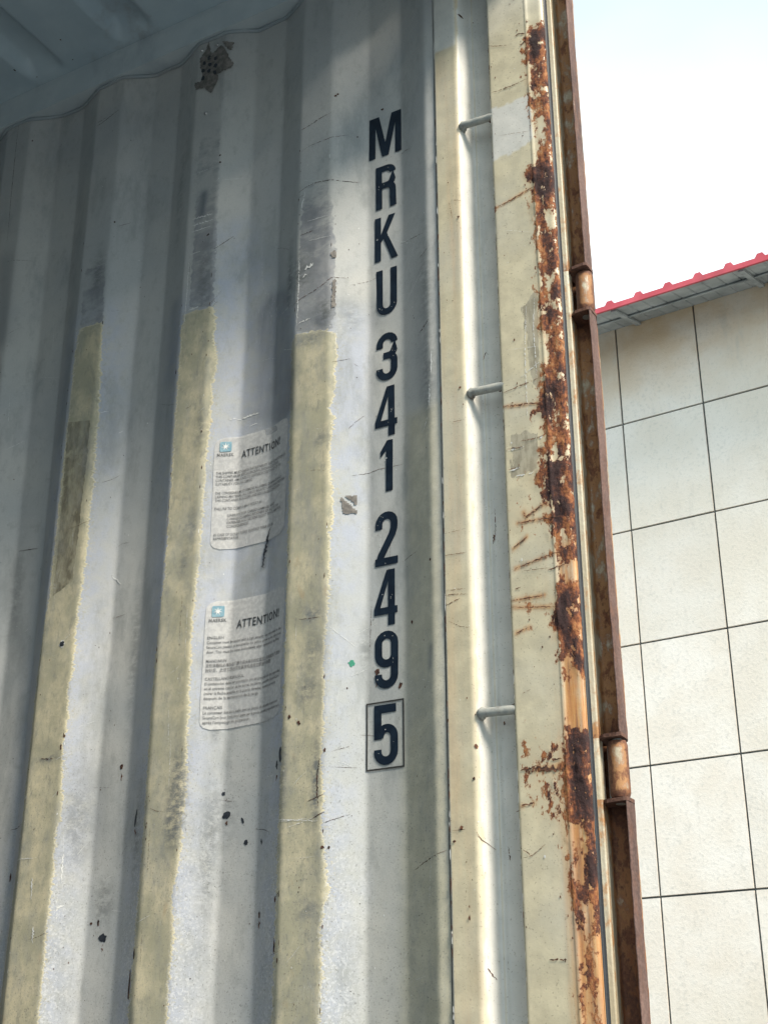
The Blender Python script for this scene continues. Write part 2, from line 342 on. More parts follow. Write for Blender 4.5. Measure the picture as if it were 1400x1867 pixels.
def mat_label():
    k = NT('worn_sticker', .32); n = k.noise(150, 4); b = k.noise(12, 4)
    c = k.mix(k.ss(n, .40, .62), (.54, .54, .54), (.64, .64, .63)); c = k.mix(k.ss(b, .5, .75, 0, .6), c, (.46, .47, .49))
    wr = k.noise(55, 4, (1, 1, .6), (3, 3, 1), .6, 1.)
    ln = k.ss(k.math('ABSOLUTE', k.math('SUBTRACT', wr, .52)), 0, .012, 1, 0)
    c = k.mix(k.mul(ln, k.ss(b, .52, .62, 0, .5)), c, (.76, .77, .78))
    k.color(c); k.bump(k.add(k.mul(wr, 1.), k.mul(n, .2)), .0009, .5)
    # a worn print film: partly see-through
    k.put(k.b.inputs['Alpha'], k.ss(k.add(k.attr('keep'), k.mul(k.math('SUBTRACT', b, .5), .8)), .3, .9, .30, .80))
    return k.m
M['label'] = mat_label()
def mat_tile():
    k = NT('stone_tile', .55); n = k.noise(2.6, 6, (1, 1, 1), (0, 0, 0), .6); f = k.noise(45, 5); g = k.noise(160, 2); l = k.noise(.7, 3)
    c = k.mix(k.ss(n, .35, .68), (.78, .69, .59), (.84, .77, .69)); c = k.mix(k.mul(k.ss(f, .5, .72), .35), c, (.44, .42, .38))
    c = k.mix(k.mul(k.ss(l, .4, .65), .4), c, (.66, .58, .46)); c = k.mix(k.mul(k.ss(g, .60, .7), .25), c, (.34, .33, .31))
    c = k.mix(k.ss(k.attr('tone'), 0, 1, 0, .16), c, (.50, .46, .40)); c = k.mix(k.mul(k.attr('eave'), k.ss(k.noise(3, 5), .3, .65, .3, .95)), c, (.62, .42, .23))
    c = k.mix(k.mul(k.ss(k.noise(9, 6, (1, 1, .25), (5, 5, 5), .7), .56, .75), .3), c, (.45, .42, .37))
    k.color(c); k.bump(k.add(f, k.mul(g, .5)), .002); return k.m
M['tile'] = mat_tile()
M['joint'] = simple('joint_grout', (.045, .05, .05), (.09, .095, .09), 20, .9)
M['red'] = simple('red_trim_paint', (.50, .055, .075), (.60, .085, .11), 6, .4, .0006, c3=(.42, .06, .075))
M['under'] = simple('dirty_sheet_underside', (.34, .36, .36), (.50, .52, .52), 5, .6, .001, c3=(.15, .17, .18))
M['sheet'] = simple('aged_roof_sheet', (.24, .17, .15), (.36, .27, .24), 9, .6)

# ------------------------------------------------------------------ surface marks (chips, scratches) as slivers on a surface
def ribbon(mb, pts, wd, surf, mi, off=.0005, seed=0, taper=True, gap=0.):
    """jagged thin mark through (x,z) points lying on a surface y=surf(x,z)"""
    R = np.random.RandomState(seed); P = []
    pts = np.array(pts, float)
    seg = np.hypot(*np.diff(pts, axis=0).T); T = np.concatenate([[0], np.cumsum(seg)]); L = T[-1]; n = max(3, int(L/.0022))
    t = np.linspace(0, L, n); x = np.interp(t, T, pts[:, 0]); z = np.interp(t, T, pts[:, 1])
    tx = np.gradient(x); tz = np.gradient(z); ll = np.hypot(tx, tz)+1e-9; nx, nz_ = -tz/ll, tx/ll
    jit = (R.rand(n)-.5)*wd*.9; wv = wd*(.35+.9*R.rand(n))
    if taper: wv = wv*np.sin(np.linspace(.12, math.pi-.12, n))**.6
    a = np.stack([x+nx*(wv/2+jit), z+nz_*(wv/2+jit)]); b = np.stack([x-nx*(wv/2-jit), z-nz_*(wv/2-jit)])
    ya, yb = surf(a[0], a[1])-off, surf(b[0], b[1])-off
    v = [(a[0][i], ya[i], a[1][i]) for i in range(n)]+[(b[0][i], yb[i], b[1][i]) for i in range(n)]
    f = [(i, i+1, n+i+1, n+i) for i in range(n-1) if not (gap and R.rand() < gap)]
    mb.add(v, f, mi)
def blob(mb, x, z, rx, rz, surf, mi, off=.0005, seed=0, ang=0., n=13):
    R = np.random.RandomState(seed); th = np.linspace(0, 2*math.pi, n, endpoint=False); r = .62+.55*R.rand(n)
    dx = np.cos(th)*r*rx; dz = np.sin(th)*r*rz; ca, sa = math.cos(ang), math.sin(ang)
    X = x+dx*ca-dz*sa; Z = z+dx*sa+dz*ca
    v = [(x, float(surf(x, z))-off, z)]+[(X[i], float(surf(X[i], Z[i]))-off, Z[i]) for i in range(n)]
    mb.add(v, [(0, 1+i, 1+(i+1) % n) for i in range(n)], mi)
def wp(*pts): return [(lambda q: (q[0], q[2]))(onwall(a, b)) for a, b in pts]

# ================================================================== the container
BASE = (-2.7, -1.175, 1.08)
box_root = empty('shipping_container', BASE, 'weathered grey steel shipping container seen from its open rusty door end', 'shipping container')

# ---- side wall
ucol = np.concatenate([np.arange(-4.726, -1.0, .0139), np.arange(-1.0, .298, .0036), [.298]])
zrow = np.concatenate([np.arange(ZF-.02, 1.52, .03), np.arange(1.52, ZT, .0055), [ZT]])
U, Z = np.meshgrid(ucol, zrow)
X = U+dev(U, Z)*(1-sstep(.225, .28, U)); Yw = yof(U, Z)
wall = MB(); wall.grid(np.stack([X, Yw, Z], -1))
x_, z_ = X.ravel(), Z.ravel(); u_ = U.ravel(); near = (x_ > -1.15)
def field(fn, fill):
    a = np.full(x_.shape, fill, float); a[near] = fn(x_[near], z_[near]); return a
strip3 = [(530, 640), (537, 612), (549, 607), (570, 604), (600, 600), (613, 606), (615, 640), (613, 690), (610, 730), (603, 745), (610, 762), (606, 800), (602, 830), (604, 870), (609, 905), (610, 925), (606, 962), (601, 975), (603, 1050), (599, 1100), (594, 1160), (590, 1220), (591, 1290), (589, 1340), (585, 1400), (592, 1450), (587, 1500), (596, 1590), (601, 1625), (592, 1650), (585, 1700), (589, 1780), (583, 1880), (494, 1880), (512, 1400), (519, 1200), (524, 1000)]
strip2 = [(330, 612), (335, 575), (360, 566), (388, 562), (393, 575), (392, 620), (397, 650), (396, 680), (389, 700), (388, 740), (385, 780), (380, 810), (376, 850), (375, 880), (371, 930), (367, 1000), (361, 1050), (356, 1100), (351, 1150), (349, 1210), (346, 1290), (343, 1340), (342, 1400), (339, 1470), (330, 1500), (335, 1520), (325, 1590), (314, 1630), (320, 1700), (314, 1740), (308, 1790), (305, 1880), (232, 1880), (262, 1500), (281, 1225), (300, 1050)]
strip1 = [(138, 640), (145, 602), (160, 594), (186, 587), (188, 600), (186, 640), (183, 700), (180, 760), (176, 820), (172, 880), (165, 930), (160, 1000), (150, 1080), (140, 1150), (135, 1220), (125, 1260), (127, 1300), (116, 1360), (116, 1480), (104, 1515), (97, 1620), (89, 1670), (80, 1780), (70, 1880), (-6, 1880), (40, 1500), (70, 1220), (90, 1090)]
polys = [wpoly(p) for p in (strip1, strip2, strip3)]
cream = field(lambda x, z: np.clip(np.maximum.reduce([sdf(x, z, p) for p in polys]), -.05, .03), -.05)
scp = [wpoly(p) for p in ([(345, 560), (352, 470), (356, 400), (360, 300), (370, 225), (402, 222), (400, 300), (396, 420), (392, 500), (388, 562)],
                          [(541, 606), (546, 470), (549, 400), (560, 340), (598, 336), (606, 380), (612, 460), (612, 560), (602, 604)],
                          [(147, 598), (153, 520), (156, 490), (192, 480), (190, 540), (187, 590)])]
scuff = field(lambda x, z: np.clip(np.maximum.reduce([sdf(x, z, p) for p in scp]), -.05, .03), -.05)
tape = field(lambda x, z: np.clip(np.maximum.reduce([sdf(x, z, p) for p in [wpoly([(125, 770), (165, 764), (160, 830), (152, 900), (143, 980), (133, 1060), (96, 1088), (104, 1020), (116, 880)])]]), -.03, .02), -.03)
def softpoly(x, z, pts, w): return sstep(-w, w, sdf(x, z, wpoly(pts)))
def soft_line(x, z, pts, w):
    p = wpoly(pts); d = np.full(x.shape, 9.)
    for (x0, z0), (x1, z1) in zip(p[:-1], p[1:]):
        ex, ez = x1-x0, z1-z0; t = np.clip(((x-x0)*ex+(z-z0)*ez)/(ex*ex+ez*ez), 0, 1); d = np.minimum(d, np.hypot(x-x0-t*ex, z-z0-t*ez))
    return np.exp(-(d/w)**2)
soot = field(lambda x, z: np.clip(soft_line(x, z, [(510, 560), (505, 620), (515, 700), (515, 745)], .034)*1.25+soft_line(x, z, [(518, 600), (520, 735)], .024)*.6+soft_line(x, z, [(495, 580), (485, 680), (475, 750)], .042)*.8+soft_line(x, z, [(500, 480), (500, 560)], .03)*.35+soft_line(x, z, [(320, 560), (310, 700)], .02)*.4+soft_line(x, z, [(130, 640), (110, 800)], .02)*.45+soft_line(x, z, [(760, 480), (770, 720)], .018)*.3+soft_line(x, z, [(180, 1420), (160, 1550)], .03)*.3+soft_line(x, z, [(560, 370), (575, 560)], .02)*.3+soft_line(x, z, [(372, 355), (367, 390)], .010)*1.1+soft_line(x, z, [(560, 575), (590, 590)], .014)*.7+soft_line(x, z, [(489, 985), (482, 1035)], .0035)*.8+soft_line(x, z, [(785, 1180), (784, 1215)], .006)*.8
    + soft_line(x, z, [(10, 480), (0, 620)], .03)*.5+soft_line(x, z, [(574, 380), (570, 400)], .01)*.3+soft_line(x, z, [(640, 560), (655, 620)], .02)*.18, 0, 1), 0)
blue = field(lambda x, z: np.clip(sstep(-.085, -.004, np.maximum.reduce([sdf(x, z, p) for p in polys]))*sstep(0, .01, -np.maximum.reduce([sdf(x, z, p) for p in polys])+.01)
    + softpoly(x, z, [(385, 420), (455, 400), (530, 560), (520, 1200), (380, 1100)], .03)*.8+softpoly(x, z, [(600, 560), (668, 560), (668, 900), (600, 1300)], .02)*.5, 0, 1)*(1-.8*sstep(2.05, 1.65, z)*0), 0)
khaki = field(lambda x, z: np.clip(softpoly(x, z, [(742, 760), (800, 735), (830, 1880), (735, 1880)], .02)*.9+sstep(2.3, 1.5, z)*.35*sstep(.0, .2, x), 0, 1), 0)
speck = sstep(2.5, 1.6, z_)
wall_surf = lambda x, z: ywall(x, z)
WM = [M['wall'], M['chip'], M['scrape'], M['glue'], M['steel'], M['hole'], M['green'], M['crack']]
# dark cracks and scratches traced over the wall
for i, (pts, wd) in enumerate([
    ([(547, 240), (560, 232), (575, 222), (590, 212), (604, 206)], .0016), ([(548, 278), (565, 266), (600, 252), (640, 246)], .0009),
    ([(545, 352), (560, 340), (580, 332), (604, 328), (630, 331), (655, 333)], .0016), ([(545, 362), (556, 354)], .001), ([(548, 430), (572, 420)], .0016),
    ([(533, 560), (548, 545), (570, 532), (590, 518), (606, 506), (632, 507)], .0013), ([(390, 455), (410, 442), (427, 431)], .0012),
    ([(176, 232), (190, 222), (205, 210), (218, 200)], .0016), ([(178, 225), (195, 214)], .0012), ([(215, 413), (240, 406)], .0007),
    ([(12, 478), (60, 476)], .0008), ([(36, 222), (30, 270), (22, 350), (14, 440)], .0012), ([(640, 520), (690, 505)], .0007),
    ([(762, 612), (770, 600), (781, 582)], .0018), ([(755, 1588), (770, 1575), (795, 1558), (815, 1550)], .0013), ([(400, 1458), (432, 1462)], .0008),
    ([(470, 1290), (500, 1286)], .0008), ([(730, 445), (760, 430), (770, 425)], .0008), ([(640, 868), (690, 856), (735, 846)], .0009),
    ([(765, 470), (780, 452)], .0013), ([(205, 1128), (230, 1120)], .0007), ([(36, 1005), (70, 1000)], .0012), ([(18, 1514), (40, 1502)], .0012),
    ([(466, 1512), (480, 1512), (493, 1518)], .001), ([(545, 1130), (590, 1124)], .0009), ([(565, 1495), (592, 1480)], .0016), ([(560, 1462), (590, 1448)], .0012),
    ([(75, 1384), (100, 1384)], .0022), ([(580, 1470), (578, 1420), (583, 1380)], .0022), ([(340, 745), (349, 740)], .001), ([(590, 1500), (640, 1484)], .0009),
    ([(605, 1370), (640, 1360)], .0007), ([(652, 1400), (600, 1398)], .0006), ([(500, 1640), (512, 1622)], .0013), ([(606, 660), (640, 654)], .0007)]):
    ribbon(wall, wp(*pts), wd, wall_surf, 1, seed=i, gap=.12)
for i, (x, y, a, b, an) in enumerate([(414, 1486, 8, 5, .1), (408, 1447, 4, 3, .3), (449, 1536, 5, 4, 0), (443, 1497, 2.5, 5, .3), (477, 1535, 2, 4, .2), (188, 1711, 9, 6, 0), (167, 1684, 3, 2, 0), (180, 1683, 2.5, 4, 0),
    (248, 1492, 3, 13, -.1), (511, 1375, 4, 13, 0), (505, 1395, 3, 6, 0), (114, 1174, 5, 4, 0), (112, 1362, 2, 5, 0), (223, 1398, 5, 3, 1), (730, 1250, 3, 5, -.4), (751, 1134, 2.5, 3, 0), (688, 1225, 5, 5, 0), (210, 405, 2, 2, 0),
    (402, 296, 2, 2, 0), (402, 283, 2, 2, 0), (60, 257, 1.6, 2, 0), (380, 428, 4, 2, .4), (612, 175, 3, 2, 0), (616, 172, 2, 2, 0), (697, 200, 3, 2, 0), (20, 1600, 2, 8, 0), (236, 1800, 3, 20, 0), (473, 1668, 2, 4, 0), (500, 1725, 2, 8, 0),
    (502, 1640, 2, 4, 0), (245, 1740, 2, 8, 0), (592, 1368, 2, 3, 0), (588, 1545, 3, 2, 0), (600, 1545, 2, 2, 0), (545, 1318, 3, 4, .4), (528, 1307, 3, 3, 0), (784, 1020, 2, 2, 0), (652, 250, 1.4, 1.4, 0)]):
    q = onwall(x, y); blob(wall, q[0], q[2], a*.00105, b*.0013, wall_surf, 5 if i in (0, 1, 2, 3, 4, 5, 8, 9, 10, 11) else 1, seed=i, ang=an, off=.0006)
q = onwall(114, 1174); blob(wall, q[0], q[2], .0075, .0085, wall_surf, 2, seed=2, off=.0005)
for sx_ in (-.0025, .0025): blob(wall, q[0]+sx_, q[2], .0032, .0055, wall_surf, 5, seed=int(5+sx_*999), off=.0009)
for i, (x, y) in enumerate([(188, 1722), (248, 1508), (414, 1494), (686, 1240), (223, 1410), (473, 1680), (505, 1410)]):
    ribbon(wall, wp((x, y), (x-1, y+14)), .004, wall_surf, 7, seed=950+i, gap=.2, off=.00045)
# pale scrapes
for i, (pts, wd) in enumerate([([(352, 400), (388, 390)], .0035), ([(352, 412), (390, 400)], .0028), ([(350, 424), (385, 412)], .0022), ([(350, 320), (390, 305)], .0012), ([(556, 490), (572, 482)], .008),
    ([(552, 505), (560, 500)], .006), ([(550, 385), (556, 350)], .003), ([(560, 404), (600, 392)], .0012), ([(560, 440), (604, 430)], .001), ([(348, 465), (366, 458)], .0014), ([(392, 334), (408, 320)], .001), ([(392, 331), (445, 325)], .0008),
    ([(346, 470), (342, 530), (336, 600)], .002), ([(546, 470), (545, 530), (541, 590)], .0028), ([(545, 590), (566, 580)], .0028), ([(345, 566), (362, 560)], .004), ([(60, 1600), (58, 1640)], .003), ([(62, 1690), (60, 1720)], .004), ([(102, 1655), (118, 1652)], .003), ([(116, 1560), (113, 1610)], .0022),
    ([(505, 1500), (560, 1492)], .0012), ([(500, 1495), (580, 1497)], .0012), ([(520, 1510), (570, 1492)], .001), ([(205, 1660), (222, 1662)], .001), ([(30, 1570), (68, 1564)], .0012), ([(216, 790), (226, 786)], .0012), ([(270, 770), (272, 775)], .003), ([(184, 752), (200, 750)], .0012),
    ([(205, 1050), (222, 1065)], .003), ([(598, 1140), (650, 1180)], .0008), ([(783, 700), (782, 740)], .003), ([(786, 640), (786, 680)], .0025), ([(780, 760), (770, 790)], .0016), ([(434, 765), (472, 753)], .003), ([(455, 778), (470, 772)], .0025), ([(418, 765), (432, 763)], .0016), ([(736, 560), (775, 480)], .0006), ([(740, 500), (760, 430)], .0005)]):
    ribbon(wall, wp(*pts), wd, wall_surf, 2, seed=100+i, gap=.06, off=.0007)
for i in range(34):
    x = random.choice([120, 330, 560, 40, 250, 480, 700, 780])+random.uniform(-25, 25); y = random.uniform(300, 1700); L_ = random.uniform(20, 110)
    x = min(x, 795); ribbon(wall, wp((x, y), (x-.04*L_+random.uniform(-3, 3), y+L_)), random.uniform(.0004, .0012), wall_surf, random.choice([1, 2, 2]), seed=1800+i, gap=.35, off=.0006)
for i in range(230):      # scattered tiny chips
    x = random.uniform(0, 780); y = random.uniform(220, 1860)
    q = onwall(x, y); blob(wall, q[0], q[2], random.uniform(.0005, .0011), random.uniform(.0006, .002), wall_surf, 1 if random.random() < .72 else 2, seed=300+i, off=.0006, n=7)
for i in range(90):       # flecks along the folds of the strips
    k_ = random.choice(['a', 'a', 'b']); n_ = random.choice([1, 2, 3]); y = random.uniform(330, 1860); zq = at(400, y)[2]
    xq = nomu(k_, n_)+float(dev(nomu(k_, n_), zq))+random.uniform(-.003, .003)
    blob(wall, xq, zq, random.uniform(.0005, .0014), random.uniform(.001, .006), wall_surf, random.choice([1, 1, 1, 2]), seed=900+i, off=.0006, n=7)
for i in range(90):
    x = random.uniform(0, 770); y = random.uniform(260, 1850); L_ = random.uniform(8, 45); an = random.gauss(-.45, .5)
    pts = [(x, y), (x+L_*.5*math.cos(an), y+L_*.5*math.sin(an)+random.uniform(-2, 2)), (x+L_*math.cos(an), y+L_*math.sin(an)+random.uniform(-3, 3))]
    ribbon(wall, wp(*pts), random.uniform(.0003, .0009), wall_surf, random.choice([1, 2, 2]), seed=1500+i, gap=random.choice([.1, .4]), off=.0006)
ribbon(wall, wp((494, 962), (489, 985), (485, 1010), (481, 1036)), .0055, wall_surf, 5, seed=77, off=.0028)
q = onwall(641, 1210); blob(wall, q[0], q[2], .005, .006, wall_surf, 6, seed=4, off=.0007)
side_wall = wall.build('side_wall', WM, box_root, dict(cream=cream, smudge=field(lambda x, z: np.clip(sum(1.7*a*np.exp(-(((x-q[0])/(r*.0011))**2+((z-q[2])/(h*.0014))**2)) for q, r, h, a in [(onwall(px, py), r, h, a) for px, py, r, h, a in
    [(325, 1430, 14, 45, 1.), (315, 1500, 16, 30, .9), (350, 960, 12, 25, .5), (335, 1030, 10, 20, .5), (365, 780, 12, 30, .5), (575, 1430, 6, 50, .9), (565, 1120, 25, 10, .7), (560, 1260, 20, 14, .6), (570, 1190, 16, 30, .5), (90, 1384, 20, 4, 1.), (560, 1660, 20, 12, .6), (585, 800, 18, 12, .5), (560, 620, 25, 8, .6),
     (550, 500, 20, 30, .8), (590, 570, 18, 20, .9), (372, 500, 16, 60, .5), (180, 500, 14, 40, .6), (395, 1330, 8, 14, .7), (420, 860, 40, 20, .35), (140, 1500, 25, 60, .4), (410, 1480, 25, 40, .35), (190, 1650, 20, 30, .5), (250, 1530, 10, 60, .6), (516, 1420, 8, 60, .6), (380, 1570, 12, 80, .5), (640, 580, 16, 30, .35), (665, 1180, 8, 30, .5), (775, 520, 14, 80, .4),
     (780, 700, 12, 60, .5), (690, 560, 12, 10, .4), (30, 1100, 14, 80, .4), (330, 350, 12, 90, .4), (528, 520, 8, 60, .6), (245, 1200, 10, 100, .4)]]), 0, 1.2), 0), scuff=scuff, fade=field(lambda x, z: np.interp(z, [2.6, 2.95, 3.2], [.24, .05, -.08]), 0), tape=tape, soot=soot, blue=blue, khaki=khaki, speck=speck))
side_wall['label'] = 'corrugated grey inner side wall with three scraped cream strips'

# ---- opposite wall, front wall, floor, roof of the box
mb = MB(); uu = np.arange(-5.4, .45, .0139); zz = np.array([ZF-.02, ZT]); A, B = np.meshgrid(uu, zz); mb.grid(np.stack([A, -2.35-trap(A), B], -1))
mb.build('side_wall', M['grey'], box_root)
mb = MB(); uu = np.arange(-2.38, .04, .0139); A, B = np.meshgrid(uu, zz); mb.grid(np.stack([-5.42-trap(A)*1.3, A, B], -1)); mb.box((-5.5, -2.42, 1.08), (-5.38, .06, 1.2))
mb.build('front_wall', M['grey'], box_root)
mb = MB(); mb.box((-5.45, -2.40, 1.2), (.50, .06, ZF)); mb.build('floor', M['floor'], box_root)
mb = MB()
for s in (0, 1):
    y0, y1 = (.0, .075) if s == 0 else (-2.425, -2.35)
    mb.box((-5.45, y0+.003, 1.06), (.44, y1, 1.199))
mb.build('bottom_rail', M['grey'], box_root)
# top rail: lower inner lip and box above it
def rail(yin, yout, name):
    mb = MB(); sgn = 1 if yout > yin else -1
    xs = np.arange(-5.4, .42, .05); prof = [(yin+sgn*.058, ZT), (yin, ZT), (yin-.0*sgn, ZT+.004), (yin, ZT+.066), (yin+sgn*.004, ZT+.105), (yin+sgn*.075, ZT+.105), (yin+sgn*.075, ZT)]
    P = np.array([[(x, y+(fbm(x, 2, 2, 2)-.5)*.002, z+(fbm(x, 1, 3, 2)-.5)*.0015) for (y, z) in prof] for x in xs]); mb.grid(P[::-1] if sgn > 0 else P, sm=False)
    return mb.build(name, M['rail'], box_root)
rail(-.010, .07, 'top_rail'); rail(-2.34, -2.42, 'top_rail')
# bead of sealant where corrugation meets the rail
mb = MB(); us = np.arange(-1.6, .28, .012); mb.tube([(u+float(dev(u, ZT)), float(yof(u, ZT))-.0015, ZT-.0035+.0016*math.sin(u*61)) for u in us], .0042, 7)
mb.build('seam_sealant', M['grey'], box_root)
mb = MB(); xs = np.arange(-5.4, .44, .0087); ys = np.concatenate([np.arange(-2.38, -.5, .06), np.arange(-.5, .03, .009), [.03]]); A, B = np.meshgrid(xs, ys)
ph = np.mod(A+.745, .261)
g = sstep(0, .020, ph)*(1-sstep(.085, .105, ph))
e = sstep(-.022, -.075, B)*sstep(-2.33, -2.28, B)
mb.grid(np.stack([A, B, ZT+.078+.032*g*e+(fbm(A, B, 4, 3)-.5)*.004], -1)); 
rsurf = lambda x, y: ZT+.078
for i in range(16):
    x = random.uniform(-1.0, -.2); y = random.uniform(-.25, -.015); r1, r2 = random.uniform(.001, .003), random.uniform(.001, .004); ph_ = (x+.745) % .261
    zz_ = ZT+.078+.032*float(sstep(0, .020, ph_)*(1-sstep(.085, .105, ph_))*sstep(-.022, -.075, y))+(float(fbm(x, y, 4, 3))-.5)*.004-.0012
    mb.add([(x+r1*math.cos(t), y+r2*math.sin(t), zz_) for t in np.linspace(0, 5.3, 6)], [tuple(range(6))], 1)
mb.build('roof_panel', [M['roof'], M['chip']], box_root)


# ---- lashing channel beside the corner post
def profile(pts, z0, z1, dz, sub=.003):
    P = []
    for (a, b) in zip(pts[:-1], pts[1:]):
        n = max(1, int(math.hypot(b[0]-a[0], b[1]-a[1])/sub))
        for i in range(n): P.append((a[0]+(b[0]-a[0])*i/n, a[1]+(b[1]-a[1])*i/n))
    P.append(pts[-1]); P = np.array(P); zs = np.append(np.arange(z0, z1, dz), z1)
    return np.stack([np.tile(P[:, 0], (len(zs), 1)), np.tile(P[:, 1], (len(zs), 1)), np.tile(zs[:, None], (1, len(P)))], -1)
def zerofields(n, **kw): d = dict(rust=np.full(n, -.05), white=np.zeros(n), glue=np.full(n, -.05), streak=np.zeros(n), crust=np.zeros(n)); d.update(kw); return d
chan = [(.265, .014), (.290, .012), (.2960, .006), (.3005, .004), (.3010, -.0028), (.3435, -.0028), (.3485, -.0012), (.3520, .004), (.3545, .014), (.3595, .029), (.3635, .0335), (.3660, .0325), (.3685, .0335), (.373, .038), (.45, .050)]
mb = MB(); P = profile(chan, ZF, 3.66, .006)
P[..., 1] += (fbm(P[..., 0]*3, P[..., 2], 4, 2)-.5)*.0022+(fbm(P[..., 0], P[..., 2], 22, 2)-.5)*.0008; mb.grid(P)
fx, fz = P[..., 0].ravel(), P[..., 2].ravel(); py_ = P[..., 1].ravel()
edgev = .3500+(fbm(fz, fz*0, 60, 3)-.5)*.004+.0012*sstep(2.9, 2.3, fz)
wht = np.maximum(sstep(-.0012, .0012, fx-edgev), sstep(3.33, 3.335, fz+(fbm(fx, fz, 60, 2)-.5)*.01)*sstep(.349, .345, fx)*0.9)
wht = np.maximum(wht, sstep(.3045, .3005, fx))
wht = np.clip(wht-.55*sstep(.0004, .0, np.abs(fx-.3660)-.0012), 0, 1)
pl = lambda pts, Y=0.: [(lambda q: (q[0], q[2]))(at(a, b, Y)) for a, b in pts]
surf_ch = lambda x, z: np.interp(x, [c[0] for c in chan], [c[1] for c in chan])-.0006
for i, (pts, wd, Y) in enumerate([([(806, 1087), (830, 1085), (855, 1084)], .0013, 0), ([(812, 1106), (840, 1092)], .0016, 0), ([(815, 1078), (850, 1074)], .001, 0), ([(808, 1015), (853, 1008)], .0009, 0), ([(810, 975), (850, 965)], .0006, 0),
    ([(826, 771), (848, 766)], .0008, 0), ([(818, 1133), (840, 1143), (856, 1145)], .001, 0), ([(905, 930), (907, 960), (906, 990)], .0012, .045), ([(905, 970), (904, 995)], .0022, .045), ([(889, 1520), (900, 1540), (910, 1552)], .0009, .04),
    ([(884, 640), (880, 655)], .0015, .03), ([(824, 367), (842, 367)], .0012, 0), ([(820, 370), (826, 400)], .0008, 0), ([(826, 1515), (850, 1513)], .0012, 0), ([(886, 1765), (892, 1785)], .0014, .0), ([(930, 1545), (934, 1570)], .0016, .045)]):
    ribbon(mb, pl(pts, Y), wd, surf_ch, 1, seed=40+i, gap=.1)
for i, (x, y, a, b, Y) in enumerate([(890, 1371, 3.5, 3.5, .04), (835, 24, 2.5, 3, 0), (837, 397, 3, 2, 0), (861, 40, 1.2, 1.2, .03), (840, 708, 3, 2, 0), (885, 1428, 2.5, 3, .035), (858, 1674, 2, 4, 0), (817, 1315, 3, 3, 0), (923, 1320, 1.6, 3, .045), (843, 1510, 4, 3, 0), (830, 1535, 3, 2, 0)]):
    q = at(x, y, Y); blob(mb, q[0], q[2], a*.0009, b*.0011, surf_ch, 1, seed=60+i)
for i in range(26):
    zq = random.uniform(1.6, 3.4); blob(mb, random.uniform(.303, .349), zq, random.uniform(.0005, .0013), random.uniform(.0005, .002), surf_ch, random.choice([1, 1, 2]), seed=500+i, n=7)
for i in range(60):
    zq = random.uniform(1.6, 3.4); blob(mb, .3018+random.uniform(-.0006, .0008), zq, random.uniform(.0005, .001), random.uniform(.002, .011), surf_ch, random.choice([1, 1, 2]), seed=600+i, n=7)
n0 = len(fx)
mb.build('lashing_channel', [M['cream'], M['crack'], M['scrape']], box_root, zerofields(n0, white=wht, streak=sstep(.0, 1, fbm(fx*10, fz*.6, 8, 3))*.25*(1-wht)))

# ---- corner post, inner face
post = [(.47, .05), (.4125, .05), (.4120, .0015), (.4135, -.0015), (.4165, -.0022), (.489, -.0022), (.4915, -.0035), (.494, -.0015), (.500, -.0005), (.517, .0005), (.5215, .002), (.5238, .005), (.5230, .009)]
mb = MB(); P = profile(post, ZF, 3.66, .0045, .0024)
fx, fz, fy = P[..., 0].ravel(), P[..., 2].ravel(), P[..., 1].ravel()
RL = [(984, 40), (966, 50), (959, 89), (962, 120), (966, 165), (967, 192), (976, 222), (984, 250), (982, 290), (972, 305), (959, 319), (974, 343), (972, 377), (978, 411), (984, 463), (984, 507), (986, 535), (992, 566), (981, 593), (996, 617), (999, 651), (987, 686), (992, 713), (977, 744), (993, 761), (995, 792), (991, 833), (972, 874), (992, 891), (996, 915), (999, 943), (1009, 977), (1012, 1001), (1029, 1022), (1034, 1063), (1014, 1087), (1012, 1121), (1017, 1162), (1032, 1188), (1047, 1215), (1052, 1340), (1034, 1357), (1030, 1375), (1026, 1390), (1008, 1398), (1012, 1410), (1028, 1425), (1030, 1440), (1030, 1457), (1032, 1482), (1034, 1503), (1037, 1543), (1040, 1593), (1043, 1629), (1051, 1664), (1056, 1700), (1070, 1720), (1078, 1800), (1085, 1870)]
rl = pl(RL)
def between(y0, y1, extra=None):
    L_ = [p for p, q in zip(rl, RL) if y0 <= q[1] <= y1]; return L_+[(.545, L_[-1][1]), (.545, L_[0][1])]
rust = sdf(fx, fz, between(40, 1022))
rust = np.maximum(rust, sdf(fx, fz, between(1063, 1215))); rust = np.maximum(rust, sdf(fx, fz, between(1340, 1503)))
L_ = [p for p, q in zip(rl, RL) if q[1] >= 1457]
rust = np.maximum(rust, sdf(fx, fz, L_+[(p[0]+.010-.005*i/len(L_), p[1]) for i, p in enumerate(L_)][::-1])-.001)
rust = np.maximum(rust, sdf(fx, fz, pl([(1062, 1500), (1090, 1490), (1098, 1560), (1102, 1640), (1104, 1700), (1085, 1690), (1072, 1660), (1066, 1600), (1075, 1570)])))
rust = np.maximum(rust, sdf(fx, fz, pl([(1040, 1200), (1062, 1200), (1066, 1240), (1050, 1225)]))-.001)
rust = np.clip(rust, -.05, .011)
rust = np.maximum(rust, np.clip(.002-np.hypot((fx-.462)*.35, fz-at(990, 1404)[2]), -.05, .02))
for (cx_, cy_, r) in [(1000, 1380, 22), (975, 1388, 14), (1005, 1440, 22), (1012, 1465, 20), (985, 1425, 12), (945, 946, 8), (960, 940, 8), (968, 1100, 3), (985, 740, 9), (975, 870, 10)]:
    q = at(cx_, cy_); rust = np.maximum(rust, np.clip((r*.0008-np.hypot(fx-q[0], (fz-q[2])*.8))*.3-.0075, -.05, -.0035))
